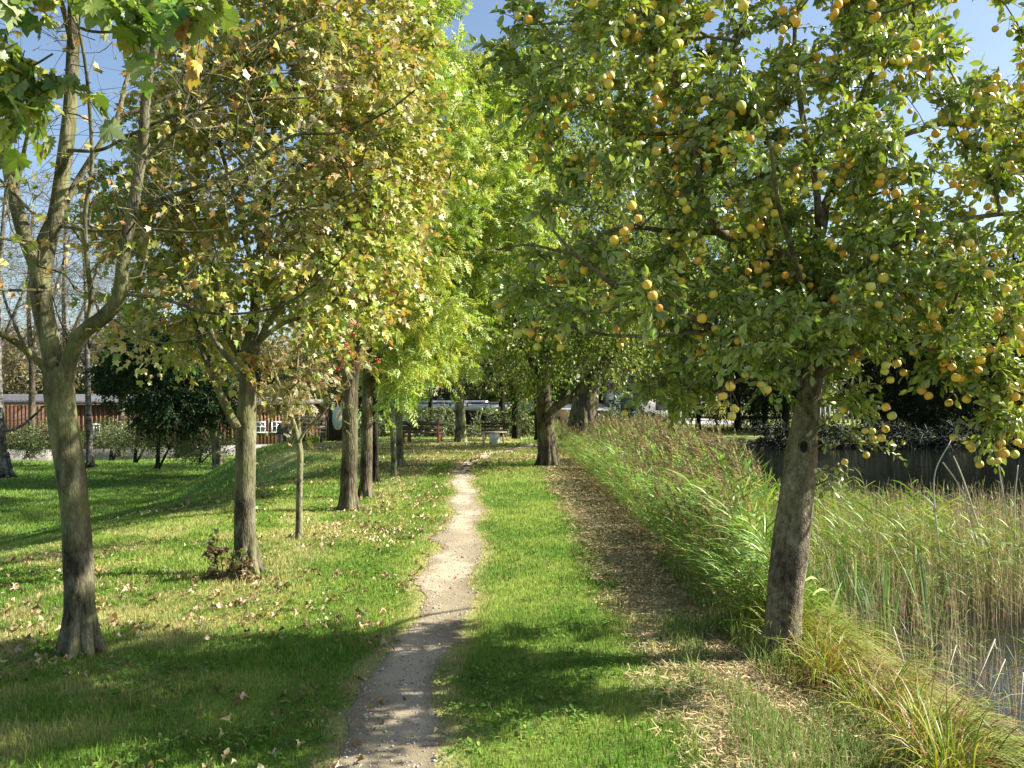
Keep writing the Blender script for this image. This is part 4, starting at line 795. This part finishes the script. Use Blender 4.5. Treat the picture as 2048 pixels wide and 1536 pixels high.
# white house behind the picnic place
hs = empty('white_house', (-2, 50, 0), 'low flat-roofed white house with a dark window band behind the picnic place', 'house')
mb = MB(); mb.box((-4.2, 52, .55), (5.2, 6, 2.3)); mb.box((-.9, 52.6, .1), (5.5, 4.8, 1.0)); mb.box((-6.3, 51.2, .3), (1.4, 5, 1.7)); mb.build('wall', WHITE, hs)
mb = MB(); mb.box((-3.2, 51.8, 1.32), (7.9, 7.0, .34)); mb.build('roof_fascia', WHITE, hs)
mb = MB(); mb.box((-2.1, 49.05, .62), (3.6, .25, 1.0)); mb.box((.4, 50.0, .85), (1.6, .5, .6)); mb.build('window_band', plain_mat('dark_band_wood', (.02, .016, .012), (.05, .04, .03), 4), hs)  # near-black brown boxes form the window band
mb = MB(); mb.box((-2.2, 51.8, 1.56), (6.6, 5.6, .1)); mb.build('roof', GREYR, hs)
sh_ = empty('brown_shed', (3, 44, 0), 'brown garden shed with a pale grey sloping roof right of the white house', 'shed')
mb = MB(); mb.box((2.7, 44.2, .25), (4.0, 3.0, 2.1)); mb.build('wall', plain_mat('shed_wood', (.09, .065, .03), (.16, .12, .055), 4, .8, .2, (5, 5, .6)), sh_)
mb = MB(); mb.box((2.7, 43.9, 1.36), (4.6, 3.9, .12), rx=.06); mb.build('roof', plain_mat('shed_roof', (.36, .34, .32), (.48, .46, .43), 3), sh_)
mb = MB(); mb.box((1.6, 42.66, .1), (.8, .06, 1.7)); mb.build('door', plain_mat('shed_door', (.05, .035, .02), (.09, .065, .04), 4), sh_)
h2 = empty('cream_house', (11, 76, 0), 'cream rendered house glimpsed through leaves beyond the lane', 'house')
mb = MB(); mb.box((12.2, 78, 1.3), (6.5, 6, 2.9)); mb.build('wall', plain_mat('cream_render', (.62, .58, .50), (.72, .68, .60), 1), h2)
mb = MB(); V = [(8.7, 74.7, 2.7), (15.7, 74.7, 2.7), (15.7, 81.3, 2.7), (8.7, 81.3, 2.7), (8.7, 78, 5), (15.7, 78, 5)]
mb.add(V, [(0, 1, 5), (0, 5, 4), (2, 3, 4), (2, 4, 5), (1, 2, 5), (3, 0, 4), (0, 2, 1), (0, 3, 2)]); mb.build('roof', plain_mat('tile_roof', (.25, .10, .06), (.36, .15, .09), 8), h2)
for x in (10.4, 13.6):
    q = MB(); q.box((x, 74.95, 1.4), (1.1, .1, 1.2)); q.build('window', GLASS, h2)
# grey picket fence on the far lawn
fe = empty('picket_fence', (24, 57, 0), 'weathered grey picket fence at the back of the far lawn', 'fence')
mb = MB()
for i in range(60): mb.box((20 + i * .32, 57, .72), (.14, .04, 1.15 + .05 * (i % 2)))
mb.build('pickets', plain_mat('grey_wood', (.16, .16, .15), (.28, .28, .27), 5), fe)
mb = MB(); mb.box((29.5, 57.05, .45), (19.2, .05, .09)); mb.box((29.5, 57.05, 1.0), (19.2, .05, .09)); mb.build('rail', plain_mat('grey_wood_rail', (.16, .16, .15), (.26, .26, .25), 5), fe)
# yellow-green shrub by the lane
bgtree('garden_shrub', 'bright yellow-green upright shrub beside the pale lane', (1438, 842), 69, [limb([(1438, 845, 8), (1438, 820, 5)], d=69)], blobs([(1440, 822, 24, 16), (1425, 815, 12, 18)], 40, 69, 1.2), .16, [(.35, .36, .10), (.45, .42, .14), (.26, .32, .08)], [1, 1, 1], LG, B_DARK, m=6, k=9, L=.6, up=2)
bgtree('garden_shrub', 'blue-green low bush in front of the lane near the oak', (1290, 850), 50, [limb([(1285, 858, 8), (1285, 840, 5)], d=50)], blobs([(1280, 840, 45, 14)], 40, 50, 1), .14, [(.09, .16, .07), (.13, .20, .08), (.06, .12, .05)], [1, 1, 1], LG, B_DARK, m=6, k=9, L=.5)

# ------------------------------------------------------------------ picnic place
OAKW = plain_mat('weathered_wood', (.36, .27, .18), (.56, .46, .33), 6, .75, .2, (1, 6, 6))
DKW = plain_mat('dark_wood', (.05, .035, .025), (.10, .07, .05), 6, .75, .2, (1, 6, 6)); REDW = plain_mat('red_brown_wood', (.20, .06, .035), (.28, .10, .06), 6)
def bench(name, label, x, y, wd, rz, mats, back=True, rec=.35, slab=False, backh=.42, group=None):
    z = float(gz(x, y)); root = empty(name, (x, y, z), label, 'bench', group); root.rotation_euler = (0, 0, rz)
    o0 = Vector(root.location)
    def part(q, nm, mt):
        o = q.build(nm, mt, None); o.parent = root
    q = MB()
    for i in range(4): q.box((0, -.17 + i * .115, .44), (wd, .1, .04))
    part(q, 'seat', mats[0])
    if back:
        q = MB(); nb_ = 4 if slab else 2
        for i in range(nb_):
            h = .53 + (i + .5) * backh / nb_; q.box((0, .25 + (h - .45) * rec, h), (wd, .035, backh / nb_ - (.012 if slab else .05)), rx=rec)
        part(q, 'backrest', mats[0])
    for sx in (-1, 1):
        q = MB(); X_ = sx * (wd / 2 - .15)
        q.box((X_, -.16, .21), (.08, .08, .42)); q.box((X_, .20, .21), (.08, .08, .42)); q.box((X_, .02, .395), (.07, .42, .05))
        if back: q.box((X_, .27 + .22 * rec, .62), (.07, .06, .70), rx=rec)
        part(q, 'leg_frame', mats[1])
    return root
bench('park_bench', 'pale weathered bench with a broad sunlit plank backrest on the mound', (625 - 1024) / F * 33.5, 33.5, 1.0, math.radians(12), (OAKW, DKW), slab=True, rec=.5, backh=.6)
bench('park_bench', 'bench turned sideways to the pale plank bench, its dark back to the left', (568 - 1024) / F * 33.6, 33.6, .95, math.radians(-62), (DKW, OAKW), slab=True, rec=.6, backh=.5)
# squat wicker barrel behind
mb = MB(); cx, cy = (574 - 1024) / F * 35, 35.0; z = float(gz(cx, cy)); prof = [(.02, .0), (.34, .0), (.40, .18), (.43, .4), (.42, .62), (.36, .82), (.30, .8), (.30, .72), (.02, .7)]
mb.lathe((cx, cy, z), prof, 20); tag(mb.build('wicker_barrel', plain_mat('wicker', (.05, .04, .03), (.14, .11, .08), 40), None, False), 'dark round wicker barrel behind the two facing benches', 'barrel')
bench('park_bench', 'long dark bench with a slatted back and red-brown posts left of the double-stemmed tree', (842 - 1024) / F * 32.9, 32.9, 1.75, math.radians(178), (DKW, REDW), rec=.1, backh=.4)
tb = empty('picnic_table', ((850 - 1024) / F * 34.2, 34.2, 0), 'dark plank picnic table behind the long dark bench', 'table'); tx_, ty_ = tb.location[0], 34.2
mb = MB()
for i in range(5): mb.box((tx_, ty_ - .3 + i * .15, .74), (1.7, .135, .045))
mb.build('tabletop', DKW, tb)
for sx in (-1, 1):
    for sy in (-1, 1):
        q = MB(); q.box((tx_ + sx * .65, ty_ + sy * .22, .36), (.09, .09, .72), rx=sy * .18); q.build('leg', REDW, tb)
bt = bench('plank_bench', 'plain backless plank bench on thin pale legs behind the concrete bin', (987 - 1024) / F * 33.6, 33.6, 1.1, 0, (OAKW, OAKW), back=False)
bt2 = bench('plank_bench', 'darker plank bench in the shade behind the backless one', (988 - 1024) / F * 35.6, 35.6, 1.1, 0, (DKW, DKW), back=True, backh=.25)
bin_ = empty('concrete_bin', ((989 - 1024) / F * 32.7, 32.7, 0), 'round pale concrete litter bin in front of the plank bench', 'bin'); c = np.array(bin_.location)
mb = MB(); mb.lathe(c, [(.01, .01), (.17, 0), (.19, .03), (.205, .36), (.20, .385), (.17, .39), (.165, .35), (.16, .08), (.01, .07)], 28); mb.build('body', plain_mat('bin_concrete', (.42, .42, .39), (.6, .6, .56), 14), bin_, False)
mb = MB(); mb.lathe(c + (0, 0, .385), [(.17, 0), (.205, .004), (.21, .02), (.195, .03), (.168, .025)], 28); mb.build('rim', plain_mat('rim_concrete', (.5, .5, .47), (.62, .62, .6), 20), bin_)
# dark board with a pale oval
sg = empty('notice_board', ((676 - 1024) / F * 35, 35, 0), 'dark upright board with a tall pale oval panel between the tree trunks', 'board'); c = np.array((sg.location[0], 35, 0))
mb = MB(); mb.box(c + (0, 0, .95), (.75, .09, 1.9)); mb.build('board', plain_mat('black_board', (.02, .018, .015), (.045, .038, .03), 6), sg)
mb = MB(); n = 28; an = np.linspace(0, 2 * math.pi, n + 1)[:-1]; ov = [(.225 * np.sign(math.cos(a)) * abs(math.cos(a)) ** .8, .5 * math.sin(a)) for a in an]
V = [c + (x, -.075, .98 + z) for x, z in ov] + [c + (x, -.05, .98 + z) for x, z in ov] + [c + (0, -.075, .98)]
mb.add(V, [(2 * n, i, (i + 1) % n) for i in range(n)] + [(i, n + i, (i + 1) % n) for i in range(n)] + [((i + 1) % n, n + i, n + (i + 1) % n) for i in range(n)])
mb.build('oval_panel', plain_mat('oval_paint', (.50, .56, .42), (.58, .63, .5), 4), sg)
mb = MB()
for sx in (-1, 1): mb.box(c + (sx * .42, 0, 1.0), (.09, .11, 2.2))
mb.build('post', DKW, sg)

# ------------------------------------------------------------------ reeds
def ribbon(p0, dirv, L, wd, segs, bend, twist=0.0, start=0):
    """a tapering curved blade: arrays of vertices and faces"""
    p = np.array(p0, float); d_ = np.array(dirv, float); d_ /= np.linalg.norm(d_); V = []; Fc = []; st = L / segs; side = np.cross(d_, (0, 0, 1)); side /= np.linalg.norm(side) + 1e-6
    if twist: side = side * math.cos(twist) + np.cross(d_, side) * math.sin(twist)
    for s_ in range(segs + 1):
        t_ = s_ / segs; w_ = wd * (1 - t_) ** .6 * (.55 + 1.2 * min(t_, .45)) * .5 + .0004
        V += [p - side * w_, p + side * w_]; d_ = d_ + np.asarray(bend) * (1 / segs) * (.4 + 1.2 * t_); d_ /= np.linalg.norm(d_); p = p + d_ * st
    for s_ in range(segs): a = 2 * s_; Fc += [(a, a + 1, a + 3), (a, a + 3, a + 2)]
    return np.array(V), np.array(Fc)
def reed(H, plume, nl, lean, lw=.027, ll=.36, dry=0.0, hard=0):
    q = MB(); n = 7; t_ = np.linspace(0, 1, n); x = -lean * t_ ** 1.8 * H; z = H * t_ * (1 - .12 * lean * t_); sc_c = (.30, .30, .11) if not dry else (.52, .40, .26)
    pts = np.stack((x, .05 * H * np.sin(t_ * 2) * 0, z), -1); q.tube(pts, np.linspace(.0038, .0016, n), 3, col=sc_c, cap=False)
    for i in range(nl):
        u_ = .22 + .70 * (i + .5) / nl; p0 = np.array([np.interp(u_, t_, pts[:, k_]) for k_ in range(3)]); sg_ = -1 if rng.random() < .74 else 1
        dv_ = np.array((sg_ * U(.35, .9), rng.normal(0, .35), U(.45, .95))); c_ = pick([(.12, .24, .03), (.20, .34, .05), (.30, .42, .10), (.46, .44, .08), (.40, .29, .14)], [4, 4, 2, .7, .5 + 3 * dry], 1)[0]
        v, f = ribbon(p0, dv_, ll * U(.7, 1.2), lw * U(.7, 1.15), 5, (-.65 + .2 * rng.normal(), 0, -U(.5, 1.3)), rng.normal(0, .5)); q.add(v, f, c_)
    if plume:
        tip = pts[-1]; tg = pts[-1] - pts[-2]; tg /= np.linalg.norm(tg); PL = U(.16, .26); pc_ = pick([(.25, .18, .10), (.32, .24, .13), (.18, .125, .07), (.38, .30, .17)], [3, 3, 2, 1], 1)[0]
        for i in range(44):
            u_ = rng.random(); p0 = tip + tg * PL * (u_ - .1); dv_ = tg + rdir(1)[0] * .55 + (-.3, 0, 0)
            v, f = ribbon(p0, dv_, 0.085 * (1.15 - u_), .013, 2, (-.5, 0, -.5), rng.random() * 3); q.add(v, f, pc_ * U(.7, 1.3))
    V = np.vstack(q.v); return V, np.vstack(q.f), np.vstack(q.c)
def plant(mb, variants, n, xy, sc_, rot=.5, zf=None, keep=None):
    x, y = xy(n)
    if keep is not None: kk = keep(x, y); x, y = x[kk], y[kk]
    n = len(x); z = np.maximum(gz(x, y), WZ - .06) if zf is None else zf(x, y); vi = rng.integers(0, len(variants), n)
    for k_ in range(len(variants)):
        s_ = vi == k_; m_ = s_.sum()
        if not m_: continue
        V, f, c_ = variants[k_]; a = rng.normal(0, rot, m_); sc__ = sc_(x[s_], y[s_]) * U(.8, 1.15, m_); ca, sa = np.cos(a), np.sin(a)
        W = np.empty((m_, len(V), 3)); W[..., 0] = V[None, :, 0] * ca[:, None] - V[None, :, 1] * sa[:, None]; W[..., 1] = V[None, :, 0] * sa[:, None] + V[None, :, 1] * ca[:, None]; W[..., 2] = V[None, :, 2]
        W *= sc__[:, None, None]; W += np.stack((x[s_], y[s_], z[s_]), -1)[:, None]
        cc2 = c_[None] * (1 + rng.normal(0, .16, (m_, 1, 1)))
        mb.add(W.reshape(-1, 3), (f[None] + (np.arange(m_) * len(V))[:, None, None]).reshape(-1, 3), np.clip(cc2, .01, .8).reshape(-1, 3))
RV = [reed(1.55, i % 5 != 0, 9, U(.18, .42)) for i in range(14)]
RN = [reed(1.25, False, 10, U(.2, .5), lw=.028, ll=.40) for i in range(8)]
mb = MB()
def xy_t(n): y = 6.9 + 32 * rng.random(n) ** 1.25; wmax = np.interp(y, [6.9, 9, 12, 16, 25, 38], [.35, 1.1, 2.2, 2.8, 4.0, 6.5]); return 1.72 - .02 * np.clip(y - 22, 0, 9) * 1.5 + rng.random(n) ** 1.15 * wmax, y
plant(mb, RV, 3500, xy_t, lambda x, y: np.interp(y, [6, 9, 13, 40], [.74, .88, .96, .96]) * (.34 + .66 * np.clip((x - 1.7) / 1.5, 0, 1) ** .8))
plant(mb, RN, 1100, lambda n: (lambda y: (U(1.66, 2.5, n), y))(6.0 + 18 * rng.random(n) ** 1.5), lambda x, y: .42 + .4 * ss(1.7, 2.5, x))
tag(mb.build('reeds', LR), 'tall green reeds with brown plumes blown to the left along the pond edge', 'reeds', kind='stuff')
mb = MB()
RS = [reed(.95, False, 7, U(.1, .35), lw=.014, ll=.26) for i in range(6)]
plant(mb, RS, 1200, lambda n: (U(2.6, 6.2, n), U(8.8, 14.5, n)), lambda x, y: U(.7, 1.2, len(x)))
RDY = [reed(.85, False, 3, U(-.1, .25), lw=.008, ll=.2, dry=1) for i in range(10)]
plant(mb, RDY, 6800, lambda n: (2.5 + 7.5 * rng.random(n) ** 1.2, 8.3 + 7.5 * rng.random(n) ** 1.1), lambda x, y: np.interp(y, [8, 9.5, 16], [.65, .92, .85]) * U(.6, 1.2, len(x)), rot=2.5, keep=lambda x, y: fbm(x, y, .8, 40) + .3 * ss(8, 9.5, y) > .5)
plant(mb, RDY, 520, lambda n: (U(2.75, 4.2, n), U(5.0, 8.3, n)), lambda x, y: U(.35, .75, len(x)), rot=2.5)
tag(mb.build('dry_reeds', LR), 'thin straw-coloured and green stems standing in the shallow water', 'reeds', kind='stuff')
# pale dead canes
for i, (b_, t_, mid, lab) in enumerate((((1880, 1075), (1902, 880), (1868, 960), 'pale bent cane sticking up out of the shallow reeds, tallest by the open water'), ((1955, 1045), (1886, 925), (1922, 980), 'pale cane leaning left, just right of the tallest cane'), ((1957, 1010), (1907, 912), (1925, 955), 'thin pale cane crossing behind the left-leaning one'),
                               ((2015, 1000), (1992, 890), (2000, 950), 'pale upright cane below the drooping apple bough'), ((2033, 1130), (2036, 930), (2029, 1020), 'pale cane at the edge of the view under the last apples'))):
    q = MB(); d_ = 9.6; s_ = spline([P(*b_, d_) - (0, 0, .25), P(*mid, d_), P(*t_, d_)], 6); q.tube(s_, np.linspace(.011, .006, len(s_)), 6)
    tag(q.build('dead_cane', plain_mat('cane', (.42, .38, .30), (.58, .54, .44), 20)), lab, 'cane', 'dead canes standing in the pond')
for i, (b_, t_, lab) in enumerate((((1948, 1375), (1990, 1278), 'short pale stalk leaning right at the water edge, tallest of its bunch'), ((1975, 1400), (2010, 1318), 'short pale stalk right of the tallest one at the water edge'), ((1890, 1360), (1912, 1290), 'short pale stalk nearest the sedge tussock'), ((2040, 1420), (2046, 1345), 'short pale stalk at the right edge of the view'), ((1800, 1300), (1786, 1255), 'short pale stalk leaning left beside the green sedge'))):
    d_ = 5.9 - .3 * i * .3; q = MB(); a_, b2 = P(*b_, d_), P(*t_, d_); q.tube([a_ - (b2 - a_) * .8, a_, b2], [.007, .007, .006], 6)
    tag(q.build('dry_stalk', plain_mat('stalk', (.50, .43, .32), (.66, .58, .45), 30)), lab, 'stalk', 'cut stalks at the water edge')
# broad-leaved flag clump standing in the water
def blades(mb, c0, n, L, wd, spread, dirbias, bend, pal, wts, segs=7, rad=.12, up=(.6, 1.2)):
    cs = pick(pal, wts, n)
    for i in range(n):
        a_ = U(0, 6.28); o_ = np.array((math.cos(a_), math.sin(a_), 0)); rr_ = rad * math.sqrt(rng.random())
        dv_ = o_ * spread * rng.random() + np.array(dirbias) * U(.2, 1.1) + (0, 0, U(*up))
        v, f = ribbon(np.array(c0) + o_ * rr_, dv_, L * U(.6, 1.15), wd * U(.7, 1.2), segs, np.array(bend) * U(.6, 1.3) + o_ * .5 * spread, rng.normal(0, .4)); mb.add(v, f, cs[i])
FL = [(.10, .19, .07), (.16, .26, .11), (.22, .32, .16), (.35, .30, .12)]
for (px, py, dd, n, L, lab) in ((1855, 1255, 8.3, 16, .85, 'upright clump of broad blue-green flag leaves standing alone in the water'), (1765, 1235, 8.0, 30, .8, 'thick clump of flag leaves right of the apple trunk'), (1700, 1195, 8.4, 40, .85, 'flag leaves crowding close behind the apple trunk')):
    q = MB(); c0 = P(px, py, dd); c0[2] = WZ - .05; blades(q, c0, n, L, .021, .35, (-.05, 0, 0), (-.12, 0, -.25), FL, [3, 4, 2, .6], rad=.14, up=(1, 1.6))
    tag(q.build('flag_clump', LR), lab, 'water plant')
# sedge tussocks hanging over the bank
SE = [(.20, .28, .025), (.32, .34, .04), (.11, .18, .02), (.32, .21, .07), (.24, .10, .035), (.40, .31, .15)]
for i, (x, y, n, L, w_, lab) in enumerate(((1.98, 6.35, 1000, .60, [5, 4, 3, .8, .4, .5], 'fresh green sedge tussock at the foot of the apple tree'), (2.02, 5.7, 1000, .60, [5, 4, 2, 1.5, .8, .8], 'yellow-green sedge tussock next to the fresh green one'), (2.08, 5.1, 1100, .62, [3, 2.5, 1.5, 2.5, 2, 1.6], 'brown and green sedge tussock arching over the dark hollow'),
                                    (2.14, 4.5, 1100, .60, [3, 2, 2, 3, 2.5, 1.5], 'rusty sedge tussock in the middle of the bank'), (2.12, 3.95, 1000, .56, [4, 2, 3, 2.5, 2.2, 1], 'sedge tussock with orange blades near the lower right corner'), (2.0, 3.5, 900, .5, [4, 2.5, 3, 1.5, 1.5, 1], 'green sedge tussock nearest the viewer'),
                                    (2.62, 4.75, 800, .55, [4, 3, 3, 1.5, 1.2, 1], 'sedge tussock hanging down to the water beyond the rusty one'), (2.66, 4.1, 800, .55, [3, 3, 3, 2.5, 1.2, 1], 'sedge tussock at the water edge by the right border'), (2.15, 7.2, 500, .55, [5, 4, 3, .5, .3, .5], 'small sedge tussock hidden behind the apple trunk'))):
    q = MB(); blades(q, (x, y, float(gz(x, y)) + .02), int(n * 1.05), L, .0078, .75, (.45, -.35, 0), (.6, -.35, -2.9), SE, w_, rad=.2, up=(.6, 1.05))
    tag(q.build('sedge_tussock', LR), lab, 'sedge')
